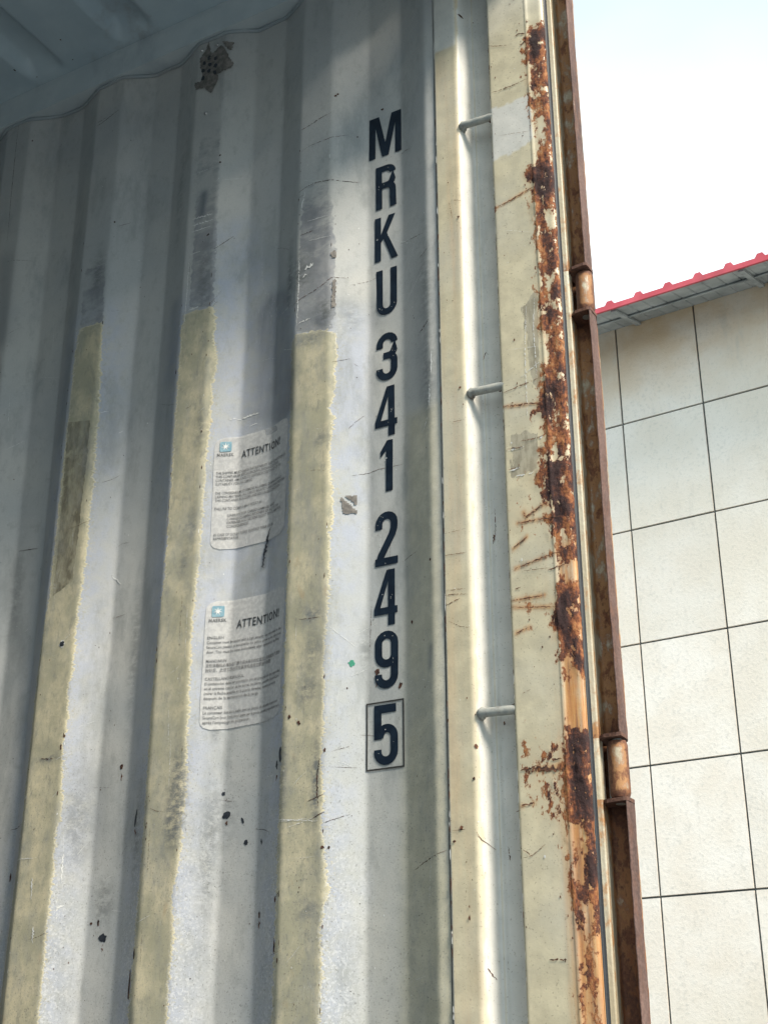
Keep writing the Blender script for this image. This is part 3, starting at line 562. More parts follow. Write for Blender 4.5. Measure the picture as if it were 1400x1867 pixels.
# worn cream islands left inside the rust
for (cx_, cy_, rx, rz) in [(985, 235, .012, .05), (1000, 400, .010, .035), (1000, 520, .008, .02), (1014, 750, .008, .03), (1010, 820, .006, .02), (1028, 970, .007, .02), (1040, 1540, .006, .04), (1070, 1690, .006, .03), (1075, 1650, .005, .03)]:
    q = at(cx_, cy_); rust = np.minimum(rust, (np.hypot((fx-q[0])/rx, (fz-q[2])/rz)-1)*.016+.002)
crust = np.zeros(fx.shape)
for (cx_, cy_, rx, rz) in [(990, 330, .014, .05), (1010, 720, .016, .03), (1010, 870, .016, .03), (1030, 1130, .014, .045), (1055, 1410, .018, .06), (1070, 1640, .012, .035), (1075, 1590, .010, .03), (975, 80, .012, .03), (1025, 930, .012, .03)]:
    q = at(cx_, cy_); crust = np.maximum(crust, np.exp(-((fx-q[0])/rx)**2-((fz-q[2])/rz)**2))
streak = sstep(.490, .502, fx)*sstep(2.36, 2.25, fz)*1.1+sstep(.45, .50, fx)*sstep(2.5, 2.1, fz)*.22
rust = np.maximum(rust, (.0012-np.abs(fx-.4955-(fbm(fz, fz*0+3, 9, 3)-.5)*.004))*1.+np.where(fz < 2.39, 0, -.05)+(fbm(fz*2, fx, 14, 3)-.62)*.03)
rust = np.clip(rust, -.05, .0058)
streak = np.clip(streak+sstep(.470, .486, fx)*sstep(2.12, 1.95, fz)*.3, 0, 1)
glue = np.maximum.reduce([sdf(fx, fz, pl(p)) for p in ([(925, 785), (955, 782), (990, 780), (988, 850), (975, 868), (950, 878), (930, 872)], [(965, 530), (985, 520), (988, 590), (992, 690), (990, 760), (962, 690), (955, 620), (950, 560)])])-.006
white = sstep(-.001, .001, sdf(fx, fz, pl([(896, 200), (935, 186), (966, 172), (973, 255), (935, 280), (899, 296)]))+(fbm(fx, fz, 60, 3)-.5)*.01)*.95
white = np.maximum(white, sstep(3.29, 3.42, fz)*.5)
bumpy = sstep(-.002, .004, rust+(fbm(fx, fz, 60, 3)-.5)*.03)*((fbm(fx, fz, 130, 3)-.35)*.0032+crust*.0028*fbm(fx+3, fz, 70, 2))
front = (fy < .006)
Pf = P.reshape(-1, 3).copy(); Pf[:, 1] -= np.where(front, bumpy, 0); Pf[:, 0] += np.where(fx > .522, bumpy*.8, 0)
Pf[:, 1] += (fbm(fx*2, fz, 6, 2)-.5)*.002
mb.grid(Pf.reshape(P.shape))
spost = lambda x, z: np.interp(x, [.4120, .4135, .4165, .489, .4915, .494, .500, .517, .5238], [.0015, -.0015, -.0022, -.0022, -.0035, -.0015, -.0005, .0005, .005])+(fbm(np.asarray(x)*2, z, 6, 2)-.5)*.002
for i, (pts, wd) in enumerate([([(890, 85), (908, 86), (925, 84)], .0012), ([(895, 172), (915, 165), (935, 158), (960, 146)], .0016), ([(940, 66), (958, 62)], .0035), ([(948, 84), (960, 76)], .003),
    ([(903, 382), (920, 373), (940, 362), (972, 343)], .0024), ([(903, 378), (903, 392)], .004), ([(916, 743), (935, 741), (960, 737), (992, 735)], .0028), ([(918, 718), (945, 706), (985, 690)], .0018), ([(926, 820), (955, 816)], .0016), ([(928, 858), (950, 852)], .0014),
    ([(950, 805), (970, 802), (985, 798), (992, 795)], .0018), ([(955, 935), (960, 945), (985, 925), (997, 918)], .0028), ([(945, 955), (990, 947), (1024, 942)], .0026), ([(937, 1002), (962, 979)], .0028), ([(940, 1038), (985, 1020), (1025, 1004)], .0022), ([(1000, 1040), (1030, 1030)], .003),
    ([(955, 1042), (1005, 1036)], .0008), ([(935, 1096), (970, 1090), (993, 1086)], .0018), ([(933, 1108), (970, 1108), (1014, 1107)], .0016), ([(942, 1155), (965, 1145)], .0018), ([(940, 1075), (950, 1072)], .002), ([(965, 1407), (985, 1400), (1005, 1402), (1030, 1400), (1050, 1392)], .0075), ([(950, 1406), (968, 1402), (980, 1396)], .003),
    ([(953, 1470), (975, 1465)], .003), ([(955, 1565), (972, 1560), (995, 1540)], .001), ([(1003, 1750), (1035, 1750)], .0022), ([(990, 1386), (1025, 1384)], .003), ([(948, 1545), (960, 1553), (972, 1562)], .0012), ([(955, 1265), (968, 1258)], .0012), ([(940, 1480), (950, 1478)], .0015), ([(908, 250), (970, 240)], .0006)]):
    ribbon(mb, pl(pts), wd, spost, 1, seed=200+i, gap=.08, off=.0012)
for i, (pts, wd) in enumerate([([(960, 560), (958, 640), (962, 760)], .0016), ([(975, 545), (973, 600), (980, 690)], .0014), ([(950, 690), (985, 660)], .0012), ([(925, 640), (985, 632)], .0006), ([(978, 806), (990, 795)], .004), ([(928, 822), (956, 815)], .003), ([(930, 860), (955, 850)], .0024), ([(940, 870), (975, 862)], .002), ([(908, 420), (975, 425)], .0006)]):
    ribbon(mb, pl(pts), wd, spost, 2, seed=250+i, gap=.25, off=.0009)
for i in range(110):
    zq = random.uniform(1.6, 3.45); xq = random.uniform(.418, .5)
    if random.random() < .5: xq = .505-abs(random.gauss(0, .02))
    if xq < .416: continue
    blob(mb, xq, zq, random.uniform(.0006, .0016), random.uniform(.0006, .003), spost, 1 if xq > .47 else random.choice([1, 1, 1, 2]), seed=700+i, n=8, off=.001)
for i in range(70):       # chipped paint along the post's left edge
    zq = random.uniform(1.6, 3.4); blob(mb, .4138, zq, random.uniform(.0004, .0012), random.uniform(.001, .009), spost, random.choice([1, 2, 2, 3]), seed=800+i, n=8, off=.0008)
CR_ = [pl(p) for p in ([(955, 935), (960, 945), (985, 925), (997, 918)], [(945, 955), (990, 947), (1024, 942)], [(937, 1002), (962, 979)], [(940, 1038), (985, 1020), (1025, 1004)], [(935, 1096), (970, 1090), (993, 1086)], [(933, 1108), (1014, 1107)], [(942, 1155), (965, 1145)], [(916, 743), (992, 735)], [(903, 382), (972, 343)], [(965, 1407), (1050, 1392)], [(953, 1470), (975, 1465)])]
stn = np.zeros(len(fx))
for p_ in CR_:
    for (x0, z0), (x1, z1) in zip(p_[:-1], p_[1:]):
        ex, ez = x1-x0, z1-z0; t_ = np.clip(((fx-x0)*ex+(fz-z0)*ez)/(ex*ex+ez*ez), 0, 1); stn = np.maximum(stn, np.exp(-(np.hypot(fx-x0-t_*ex, fz-z0-t_*ez)/.0042)**2))
streak = np.clip(streak+.75*stn, 0, 1.2)
mb.build('corner_post', [M['cream'], M['crack'], M['scrape'], M['glue']], box_root, zerofields(len(fx), rust=rust, crust=crust, streak=streak, glue=glue, white=white))

# ---- black door seal in the gap
mb = MB(); P = profile([(.5236, .004), (.5215, .008), (.519, .012), (.519, .018), (.5205, .0215), (.5243, .0225)], ZF, 3.66, .02, .0015)
mb.grid(P); mb.build('door_seal', M['rubber'], box_root)

# ---- rear channel of the post: three lengths with hinge gaps between
def z_at(px, py, Y): return float(at(px, py, Y)[2])
gaps = [(z_at(1060, 604, .09), z_at(1060, 528, .09)), (z_at(1125, 1472, .09), z_at(1125, 1362, .09))]
YF = .106
def chan_seg(z0, z1, grow, first=False, last=False):
    # outline in plan: strip, crease, web, inner flange corner, flange tip, outer side
    g = grow
    pr = [(.5243, .0233), (.5272, .0240), (.5315, .0245), (.5322, .027), (.5300, .0295), (.5298, .033), (.5312, .036), (.5292, .041), (.5285, .062), (.5305, .066), (.559+g, .067), (.5612+g, .064), (.5620+g, .0265), (.5624+g, .0232),
          (.5636+g, .0218), (.5650+g, .0228), (.5658+g, .0270), (.5652+g, .050), (.5605+g, .060), (.545, .075), (.50, .077)]
    P = profile(pr, z0, z1, .006, .002); x, y, z = P[..., 0], P[..., 1], P[..., 2]
    n = (fbm(y*3+x*3, z, 55, 3)-.5)
    P = P.copy(); edge = sstep(.555, .560, x)*(y < .07)
    P[..., 0] += n*.0018*sstep(.55, .56, x)+(fbm(z, z*0, 4, 2)-.5)*.004*edge
    mb = MB(); mb.grid(P)
    t = y.ravel()
    rr = np.maximum(sstep(.044, .064, t)*.36+.05+.14*fbm(z.ravel(), t, 9, 2), sstep(.5612+g, .5620+g, x.ravel())*.8)+np.exp(-((t-.0315)/.0018)**2)*.62*(x.ravel() < .54)
    ze = np.minimum(z.ravel()-z0, z1-z.ravel()); rr = rr+np.exp(-ze/.03)*.42
    low = sstep(2.1, 1.6, z.ravel()); rr += low*sstep(.045, .065, t)*.22
    pu = sstep(.5614+g, .5622+g, x.ravel())
    for zz_, sg in ((z0, 1), (z1, -1)):
        if (sg == 1 and first) or (sg == -1 and last): continue
        za, zb = (zz_, zz_+.0045*sg)
        cap = [(.5290, .0335), (.5335, .0275), (.5400, .0225), (.5600+g, .0205), (.5655+g, .0222), (.5668+g, .0275), (.5662+g, .0505), (.5610+g, .0625), (.545, .083), (.526, .083), (.5265, .040)]
        zl, zh = min(za, zb)-.001, max(za, zb)
        jj = [(fbm(c[0]*9, c[1]*9+zz_, 40, 2)-.5)*.002 for c in cap]
        v = [(c[0]+j, c[1], zl+j) for c, j in zip(cap, jj)]+[(c[0]+j, c[1], zh+j) for c, j in zip(cap, jj)]; m = len(cap)
        b0 = len(mb.v)
        mb.add(v, [tuple(range(m))[::-1], tuple(range(m, 2*m))]+[(i, (i+1) % m, m+(i+1) % m, m+i) for i in range(m)], 0)
        rr = np.append(rr, np.full(2*m, .85)); pu = np.append(pu, np.full(2*m, .5))
    return mb.build('post_channel', M['rusty'], box_root, dict(rust=rr, purple=pu))
chan_seg(gaps[0][1], 3.66, 0.0, last=True); chan_seg(gaps[1][1], gaps[0][0], .0012); chan_seg(ZF, gaps[1][0], .0042, first=True)
# recessed steel behind the hinge gaps
for (a, b) in gaps:
    mb = MB()
    P = profile([(.5243, .0233), (.5272, .0240), (.5315, .0245), (.5322, .027), (.5300, .0295), (.5298, .033), (.5312, .036), (.5300, .044), (.5285, .049), (.516, .051), (.512, .055), (.512, .085), (.548, .087)], a, b, .01, .003); mb.grid(P)
    t = np.array([v[1] for v in mb.v]); mb.build('hinge_recess', M['rusty'], box_root, dict(rust=np.clip(.22+sstep(.045, .06, t)*.5, 0, 1), purple=np.zeros(len(t))))
for (a, b) in gaps:
    mb = MB(); mb.box((.500, .0885, a-.03), (.5450, .093, b+.10)); mb.build('backing_plate', M['rusty'], box_root, dict(rust=np.full(8, .6), purple=np.zeros(8)))
    zc = np.linspace(a+.003, b-.004, 14); P = []; n = 28
    cx_, cy_, r_ = .5530, .0430, .0150
    for z in zc:
        rr_ = r_-(.002 if z in (zc[0], zc[-1]) else 0)
        P.append([(cx_+rr_*math.cos(q_), cy_+rr_*math.sin(q_), z) for q_ in np.linspace(0, 2*math.pi, n+1)])
    mb = MB(); P = np.array(P); mb.grid(P)
    for ring in (P[0], P[-1]): mb.add(ring[:-1], [tuple(range(n))])
    ang = np.array([math.atan2(v[1]-cy_, v[0]-cx_) for v in mb.v]); zv = np.array([v[2] for v in mb.v])
    # the middle of the knuckle kept its paint
    face = np.cos(ang+1.05); rr_ = .90-.42*sstep(.35, .98, face)*sstep(0, .012, zv-a-.004)*sstep(0, .012, b-.004-zv)
    hk = mb.build('hinge_knuckle', M['rusty'], box_root, dict(rust=rr_, purple=(1-sstep(.2, .8, face))*.7))
    mb = MB(); mb.tube([(cx_, cy_, a-.006), (cx_, cy_, b+.006)], .008, 12); pn = mb.build('hinge_pin', M['bar'], hk)
    mb = MB(); mb.box((.528, .066, a+.004), (.533, .09, b-.004)); mb.build('hinge_leaf', M['bar'], hk)

# ---- lashing bars
bars = [((842, 233), (892, 212)), ((857, 718), (910, 704)), ((876, 1303), (937, 1292))]
for i, (a, b) in enumerate(bars):
    p0 = at(*a, .001); p1 = at(*b, .004); p0 = Vector(p0); p1 = Vector(p1)+Vector((.012, .001, 0)); p1.z = p0.z+(p1.z-p0.z)*.5; p0.z = p1.z+.001
    d = (p1-p0); mb = MB(); r = .0072
    pts = [p0+d*t for t in (-.02, .03, .3, .6, .9, 1.)]
    mb.tube(pts, [r*.96, r, r*.98, r, r*.99, r], 18)
    o = mb.build('lashing_bar', M['bar'], box_root)
    mb = MB(); w0 = p0; mb.tube([w0+Vector((-.0035, .004, 0)), w0+Vector((.001, .003, 0)), w0+Vector((.006, .004, -.001))], [.0075, .0105, .008], 12); mb.build('weld_bead', M['bar'], o)
    for s in (1, -1):
        mb = MB(); q = p1-Vector((.013, 0, 0)); mb.tube([q+Vector((-.003, .003, .001*s)), q+Vector((.004, .003, .002*s))], [.0078, .0088], 10); mb.build('weld_bead', M['crack'], o); break

# ---- door header, sill, opposite post, door leaf folded back outside
mb = MB(); mb.box((.42, -2.40, 3.50), (.535, -.012, 3.66)); mb.build('door_header', M['grey'], box_root)
mb = MB(); mb.box((.42, -2.42, 1.06), (.53, .06, 1.2285)); mb.build('door_sill', M['rusty'], box_root, dict(rust=np.full(8, .4)))
mb = MB(); mb.box((.41, -2.44, 1.06), (.535, -2.352, 3.7)); mb.build('corner_post', M['rusty'], box_root, dict(rust=np.full(8, .4)))
mb = MB(); us = np.arange(-.62, .46, .012); A, B = np.meshgrid(us, np.array([1.25, 3.5])); mb.grid(np.stack([A, .19+trap(A*1.0), B], -1)); mb.box((.461, .165, 1.22), (.485, .24, 3.53)); mb.box((-.66, .165, 1.22), (-.62, .24, 3.53))
mb.box((-.6195, .166, 3.5), (.4605, .239, 3.53)); mb.box((-.6195, .166, 1.22), (.4605, .239, 1.249)); mb.build('door_leaf', M['grey'], box_root)
mb = MB(); mb.box((-5.45, .0, 3.729), (.53, .07, 3.76)); mb.build('roof_edge', M['grey'], box_root)

# ================================================================== lettering
T = .0135; H = .0975
def arc(cx, cy, r, a0, a1, n=9, ry=None):
    return [(cx+r*math.cos(math.radians(a0+(a1-a0)*i/n)), cy+(ry or r)*math.sin(math.radians(a0+(a1-a0)*i/n))) for i in range(n+1)]
def stroke(path, w=T):
    P = np.array(path, float); keep = [0]+[i for i in range(1, len(P)) if np.hypot(*(P[i]-P[i-1])) > 1e-5]; P = P[keep]; n = len(P); L, R_ = [], []
    for i in range(n):
        a = P[i]-P[i-1] if i > 0 else P[1]-P[0]; b = P[i+1]-P[i] if i < n-1 else P[-1]-P[-2]
        a = a/np.hypot(*a); b = b/np.hypot(*b); t = a+b; t /= np.hypot(*t); nn = np.array([-t[1], t[0]]); c = max(.4, t@a); nn = nn*w/2/c
        L.append(P[i]+nn); R_.append(P[i]-nn)
    return [(tuple(L[i]), tuple(L[i+1]), tuple(R_[i+1]), tuple(R_[i])) for i in range(n-1)]
def glyph(ch):
    """list of layers; each a list of polygons in metres, baseline at 0"""
    h = T/2; W = .0435; R = W/2-h; sx = lambda pts, w, px: [(x/px*w, y*H) for x, y in pts]
    if ch == 'M': return .0705, [[sx([(0, 0), (0, 1), (75, 1), (122.5, .33), (170, 1), (245, 1), (245, 0), (197, 0), (197, .73), (148, 0), (98, 0), (48, .73), (48, 0)], .0705, 245)]]
    if ch == 'K': return .0495, [[sx([(0, 0), (0, 1), (50, 1), (50, 0)], .0495, 186)], [sx([(48, .40), (48, .57), (112, 1), (165, 1), (99, .60), (186, 0), (133, 0), (71, .49)], .0495, 186)]]
    if ch == '1': return .0245, [[sx([(42, 0), (42, .80), (0, .68), (0, .80), (50, 1), (94, 1), (94, 0)], .0245, 94)]]
    if ch == '4': return .0445, [[sx([(103, 0), (103, 1), (153, 1), (153, 0)], .0445, 173)], [sx([(0, .20), (0, .31), (93, 1), (103, 1), (103, .79), (46, .325), (46, .20)], .0445, 173)], [sx([(40, .20), (40, .325), (173, .325), (173, .20)], .0445, 173)]]
    r = .0125
    if ch == 'R': return W, [[[(0, 0), (0, H), (T, H), (T, 0)]], stroke([(T*.8, H-h)]+[(W-h-r, H-h)]+arc(W-h-r, H-h-r, r, 90, 0)+[(W-h, .60*H)]+arc(W-h-r, .53*H+r-.0, r, 0, -90)+[(T*.8, .53*H)]),
                              stroke([(W*.5, .53*H)]+arc(W-h-r, .53*H-r, r, 90, 0)+[(W-h+.0006, 0)])]
    if ch == 'U': return W, [stroke([(h, H), (h, R+h)]+arc(W/2, R+h, R, 180, 360)+[(W-h, H)])]
    if ch == '3': return W, [stroke([(h, .69*H), (h, H-R-h)]+arc(W/2, H-R-h, R, 180, 0)+[(W-h, .64*H)]+arc(W-h-r, .515*H+r, r, 0, -90, 7)+[(W*.33, .515*H)]), stroke([(W*.5, .515*H)]+arc(W-h-r, .515*H-r, r, 90, 0)+[(W-h, R+h)]+arc(W/2, R+h, R, 0, -180)+[(h, .26*H)])]
    if ch == '2': return W, [stroke([(h, .68*H), (h, H-R-h)]+arc(W/2, H-R-h, R, 180, 0)+[(W-h, .72*H), (W-h-.0006, .66*H), (W-h-.004, .56*H), (h+.0045, .18*H), (h+.0015, .06*H)]), [[(0, 0), (0, T), (W, T), (W, 0)]]]
    if ch == '9': return W, [stroke([(W-h, .42*H), (W-h, H-R-h)]+arc(W/2, H-R-h, R, 0, 180)+[(h, .36*H+R+h)]+arc(W/2, .36*H+R+h, R, 180, 350, 12)), stroke([(W-h, .6*H), (W-h, R+h)]+arc(W/2, R+h, R, 0, -180)+[(h, .25*H)])]
    if ch == '5': return W, [[[(0, H), (W*.93, H), (W*.93, H-T), (T, H-T), (T, .43*H), (0, .43*H)]], stroke([(T*.75, .46*H), (T*.95, .53*H)]+arc(W/2+.001, .615*H-R, R-.001, 120, 0, 10)+[(W-h, R+h)]+arc(W/2, R+h, R, 0, -180)+[(h, .26*H)])]
def tri_add(mb, pts3, mi=0):
    f = tessellate_polygon([[Vector(p) for p in pts3]]); mb.add(pts3, [tuple(t) for t in f], mi)
chars = [('M', 674.6, 221, 'letter'), ('R', 686, 308.4, 'letter'), ('K', 683.8, 400.8, 'letter'), ('U', 686.4, 497, 'letter'), ('3', 686.7, 0, 'digit'), ('4', 684.3, 0, 'digit'), ('1', 693.7, 0, 'digit'), ('2', 684.8, 0, 'digit'), ('4', 682.9, 0, 'digit'), ('9', 684.5, 0, 'digit'), ('5', 683.6, 1288, 'digit')]
xleft = [.141, .1553, .1528, .156, .1565, .1539, .1644, .1549, .1530, .1548, .1537]
ztops = [3.2612, 3.1413, 3.0253, 2.9075, 2.7715, 2.6615, 2.5555, 2.4205, 2.3143, 2.2076, 2.0837]
for (ch, _a, _b, kind), xl, zt in zip(chars, xleft, ztops):
    wd, layers = glyph(ch); mb = MB()
    for li, polys_ in enumerate(layers):
        for pg in polys_:
            pts = [(xl+x, 0, zt-H+y) for x, y in pg]
            pts = [(x, float(ywall(x, z))-.0011-.00018*li, z) for x, _, z in pts]
            if len(pts) > 4: tri_add(mb, pts)
            else: mb.add(pts, [(0, 1, 2, 3)])
    # small chips in the vinyl
    for i in range(5):
        pg = random.choice(random.choice(layers)); cxx = sum(p[0] for p in pg)/len(pg); cyy = sum(p[1] for p in pg)/len(pg)
        blob(mb, xl+cxx+random.uniform(-.003, .003), zt-H+cyy+random.uniform(-.004, .004), random.uniform(.0004, .0009), random.uniform(.0004, .0011), wall_surf, 1, seed=int(xl*9999)+i*7+int(zt*100), off=.0017, n=7)
    o = mb.build('serial_'+kind, [M['navy'], M['scrape']], side_wall); o['label'] = 'navy %s %s' % (kind, ch)
mb = MB(); x0, x1, z0, z1, t = .1394, .2087, 1.9793, 2.0895, .0027
for a, b in (((x0, z0), (x1, z0+t)), ((x0, z1-t), (x1, z1)), ((x0, z0+t), (x0+t, z1-t)), ((x1-t, z0+t), (x1, z1-t))):
    n = 24; hz = (b[0]-a[0]) > (b[1]-a[1])
    P = np.zeros((2, n+1, 3))
    for i in range(n+1):
        f = i/n
        for j in (0, 1):
            x = a[0]+(b[0]-a[0])*(f if hz else j); z = a[1]+(b[1]-a[1])*(j if hz else f); P[j, i] = (x, float(ywall(x, z))-.0012, z)
    mb.grid(P)
mb.build('digit_frame', M['black'], side_wall)

def text_mesh(body, size, bold=0., spacing=1., wid=1.):
    cu = bpy.data.curves.new('t', 'FONT'); cu.body = body; cu.size = size; cu.offset = bold; cu.space_character = spacing; cu.resolution_u = 2
    o = bpy.data.objects.new('t', cu); S.collection.objects.link(o); dg = bpy.context.evaluated_depsgraph_get(); dg.update()
    me = bpy.data.meshes.new_from_object(o.evaluated_get(dg)); V = [(v.co.x*wid, v.co.y) for v in me.vertices]; F = [tuple(p.vertices) for p in me.polygons]
    bpy.data.objects.remove(o); bpy.data.curves.remove(cu); bpy.data.meshes.remove(me)
    return V, F
def put_text(mb, body, x, z, size, bold=0., spacing=1., maxw=None, off=.0022, slope=0.):
    V, F = text_mesh(body, size, bold, spacing)
    if not V: return
    w_ = max(v[0] for v in V); k = maxw/w_ if maxw else 1
    pts = []
    for a, b in V:
        X_ = x+a*k; Z_ = z+b+a*k*slope; pts.append((X_, float(ywall(X_, Z_))-off, Z_))
    mb.add(pts, F)

def notice(corners, lines, label, keepf):
    tl, tr, br, bl = [(lambda q: (q[0], q[2]))(onwall(*c)) for c in corners]
    nx_, nz_ = 46, 60; P = np.zeros((nz_, nx_, 3)); keep = np.zeros((nz_, nx_))
    for j in range(nz_):
        for i in range(nx_):
            s_, t_ = i/(nx_-1), j/(nz_-1)
            # rounded corners: squeeze the rows near top and bottom
            dy = min(t_, 1-t_); c = max(0, .075-dy)/.075; inset = .10*(1-math.sqrt(max(0, 1-c*c)))
            s2 = inset+s_*(1-2*inset)
            x = (tl[0]*(1-s2)+tr[0]*s2)*(1-t_)+(bl[0]*(1-s2)+br[0]*s2)*t_; z = (tl[1]*(1-s2)+tr[1]*s2)*(1-t_)+(bl[1]*(1-s2)+br[1]*s2)*t_
            P[j, i] = (x, float(ywall(x, z))-.0012-.0004*vnoise(x, z, 60), z); keep[j, i] = keepf(s_, t_)
    mb = MB(); mb.grid(P); lab = mb.build('notice_label', M['label'], box_root, dict(keep=keep.ravel())); lab['label'] = label
    hd, tx = MB(), MB()
    def pt(s, t): return ((tl[0]*(1-s)+tr[0]*s)*(1-t)+(bl[0]*(1-s)+br[0]*s)*t, (tl[1]*(1-s)+tr[1]*s)*(1-t)+(bl[1]*(1-s)+br[1]*s)*t)
    Wd = tr[0]-tl[0]; sl = (tr[1]-tl[1])/Wd
    for (s, t, body, size, mw, head) in lines:
        x, z = pt(s, t); put_text(hd if head else tx, body, x, z, size, size*(.016 if head else .008), 1.12 if head else 1., mw*Wd if mw else None, slope=sl*.5)
    hd.build('heading', M['ink_head'], lab); tx.build('small_print', M['ink'], lab)
    return pt, lab, Wd
def emblem(pt, lab, s, t, size):
    x, z = pt(s, t); mb = MB(); n = 8; P = []
    out_ = []
    r = size*.12; hs = size/2
    for cx_, cy_, a0 in ((hs-r, hs-r, 0), (-hs+r, hs-r, 90), (-hs+r, -hs+r, 180), (hs-r, -hs+r, 270)):
        out_ += arc(cx_, cy_, r, a0, a0+90, 4)
    v = [(x, z)]+[(x+a, z+b) for a, b in out_]; m = len(out_)
    mb.add([(a, float(ywall(a, b))-.0024, b) for a, b in v], [(0, 1+i, 1+(i+1) % m) for i in range(m)], 0)
    st = [(0, 0)]
    for i in range(14):
        a = math.radians(90+i*180/7); rr = size*(.40 if i % 2 == 0 else .12); st.append((rr*math.cos(a), rr*math.sin(a)))
    mb.add([(x+a, float(ywall(x+a, z+b))-.0029, z+b) for a, b in st], [(0, 1+i, 1+(i+1) % 14) for i in range(14)], 1)
    mb.build('emblem', [M['teal'], M['scrape']], lab)
    mb = MB(); put_text(mb, 'MAERSK', x-size*.72, z-size*.95, size*.42, .0002, 1.1, size*1.44); mb.build('emblem_name', M['ink'], lab)
sz = .0074
L1 = [(.30, .205, 'ATTENTION!', .0215, .56, 1)]
rows = [(.03, .335, 'THE SHIPPER MUST CHECK THE SUITABILITY AND CONDITION OF', .93), (.03, .368, 'THIS CONTAINER BEFORE PACKING. PACKING OF THIS', .80), (.03, .401, 'CONTAINER AMOUNTS TO SHIPPERS ACCEPTANCE OF ITS', .84), (.03, .434, 'SUITABILITY FOR HIS CARGO', .42),
        (.03, .515, 'THE CONSIGNEE MUST REMOVE ALL DEBRIS, DUNNAGE AND', .86), (.03, .548, 'LASHING MATERIAL, ALL CARGO RELATED LABELS AND RETURN', .92), (.03, .581, 'THIS CONTAINER IN A CLEAN AND ODOURLESS CONDITION', .84), (.03, .655, 'FAILURE TO COMPLY MAY RESULT IN:', .56),
        (.16, .715, 'LIABILITY FOR CARGO DAMAGE AND', .62), (.16, .748, 'CARRIER CLAIMING RECOVERY OF ALL EXTRA', .70), (.16, .781, 'EXPENSES AND RETAINS RIGHT TO CLAIM FOR', .74), (.16, .814, 'CONSEQUENCES', .26), (.03, .885, 'IN CASE OF DOUBT PLEASE CONTACT YOUR LOCAL', .74), (.03, .918, 'REPRESENTATIVE.', .27)]
L1 += [(s, t, b, sz, w_, 0) for s, t, b, w_ in rows]
pt, lab, Wd = notice([(393, 800), (527, 757), (519, 968), (384, 1003)], L1, 'wrinkled upper notice sticker with a torn top corner', lambda s, t: .75+.2*(1-abs(2*s-1))-.7*(1 if (t < .06 and .6 < s < .78) else 0))
emblem(pt, lab, .12, .085, .0205)
L2 = [(.33, .235, 'ATTENTION!', .0215, .58, 1)]
rows = [(.03, .305, 'ENGLISH', .16), (.03, .342, 'Container must be sealed with a high security seal mounted in the', .92), (.03, .379, 'SecuraCam position as indicated by the yellow arrow at the right hand', .92), (.03, .416, 'door. This must be done immediately after completed stuffing.', .90),
        (.03, .487, 'MANDARIN', .20), (.03, .524, '货柜装箱后必须在右门黄色箭头指示的位置加上高保安封条封好', .92), (.03, .561, '封好后，此项工作必须在装货完成后立即进行办理', .76),
        (.03, .625, 'CASTELLANO/ESPAÑOL', .42), (.03, .662, 'El contenedor debe ser precintado con un precinto de alta seguridad', .93), (.03, .699, "en el extremo inferior de las barras de cierre 'posición SecuraCam'", .92), (.03, .736, '(mirar la flecha amarilla en la puerta derecha) inmediatamente', .86), (.03, .773, 'después de la terminación de la carga.', .60),
        (.03, .845, 'FRANÇAIS', .18), (.03, .882, 'Le conteneur doit être scellé avec un plomb de sécurité à position', .91), (.03, .919, "SecuraCam (voir l'indicateur jaune sur la porte droite) immédiatement", .94), (.03, .956, "après l'empotage du conteneur.", .50)]
L2 += [(s, t, b, sz, w_, 0) for s, t, b, w_ in rows]
pt, lab, Wd = notice([(378, 1097), (521, 1064), (510, 1303), (364, 1332)], L2, 'lower notice sticker printed in four languages', lambda s, t: .95)
emblem(pt, lab, .12, .085, .0205)

# ---- bits of tape on the wall: perforated patch at the top, torn scraps further down
def patch(name, outline, mat, holes=(), off=.0014, hr=4.2):
    pts = wp(*outline); mb = MB(); st = .0016
    X0 = min(p[0] for p in pts); X1 = max(p[0] for p in pts); Z0 = min(p[1] for p in pts); Z1 = max(p[1] for p in pts)
    gx = np.arange(X0, X1+st, st); gz = np.arange(Z0, Z1+st, st); A, B = np.meshgrid(gx, gz)
    Yg = ywall(A, B)-off-.0006*vnoise(A, B, 150); ins = sdf(A+st/2, B+st/2, pts)+(fbm(A, B, 260, 2)-.5)*.004 > 0
    idx = {}
    def vi(j, i):
        if (j, i) not in idx: idx[(j, i)] = len(mb.v); mb.v.append((A[j, i], Yg[j, i], B[j, i]))
        return idx[(j, i)]
    for j in range(len(gz)-1):
        for i in range(len(gx)-1):
            if ins[j, i]: mb.f.append((vi(j, i), vi(j, i+1), vi(j+1, i+1), vi(j+1, i))); mb.mi.append(0); mb.sm.append(False)
    for i, (hx, hy) in enumerate(holes):
        q = onwall(hx, hy); blob(mb, q[0], q[2], hr*.0012, hr*.0016, wall_surf, 1, seed=i, off=off+.0005, ang=.4)
    return mb.build(name, [mat, M['hole']], side_wall)
patch('perforated_tape', [(405, 82), (414, 93), (419, 105), (428, 117), (423, 124), (410, 129), (398, 136), (398, 147), (386, 170), (373, 160), (359, 164), (355, 153), (366, 150), (371, 137), (366, 124), (366, 107), (376, 94), (382, 76), (385, 93), (388, 98)], M['glue'],
      [(383, 106), (394, 107), (374, 116), (384, 119), (394, 121), (372, 130), (382, 130), (393, 133), (371, 144)])
patch('tape_scrap', [(407, 76), (429, 78), (423, 93), (415, 90)], M['glue'])
patch('tape_scrap', [(621, 905), (652, 932), (652, 937), (627, 937)], M['glue']); patch('tape_scrap', [(630, 905), (652, 904), (652, 922)], M['glue'])
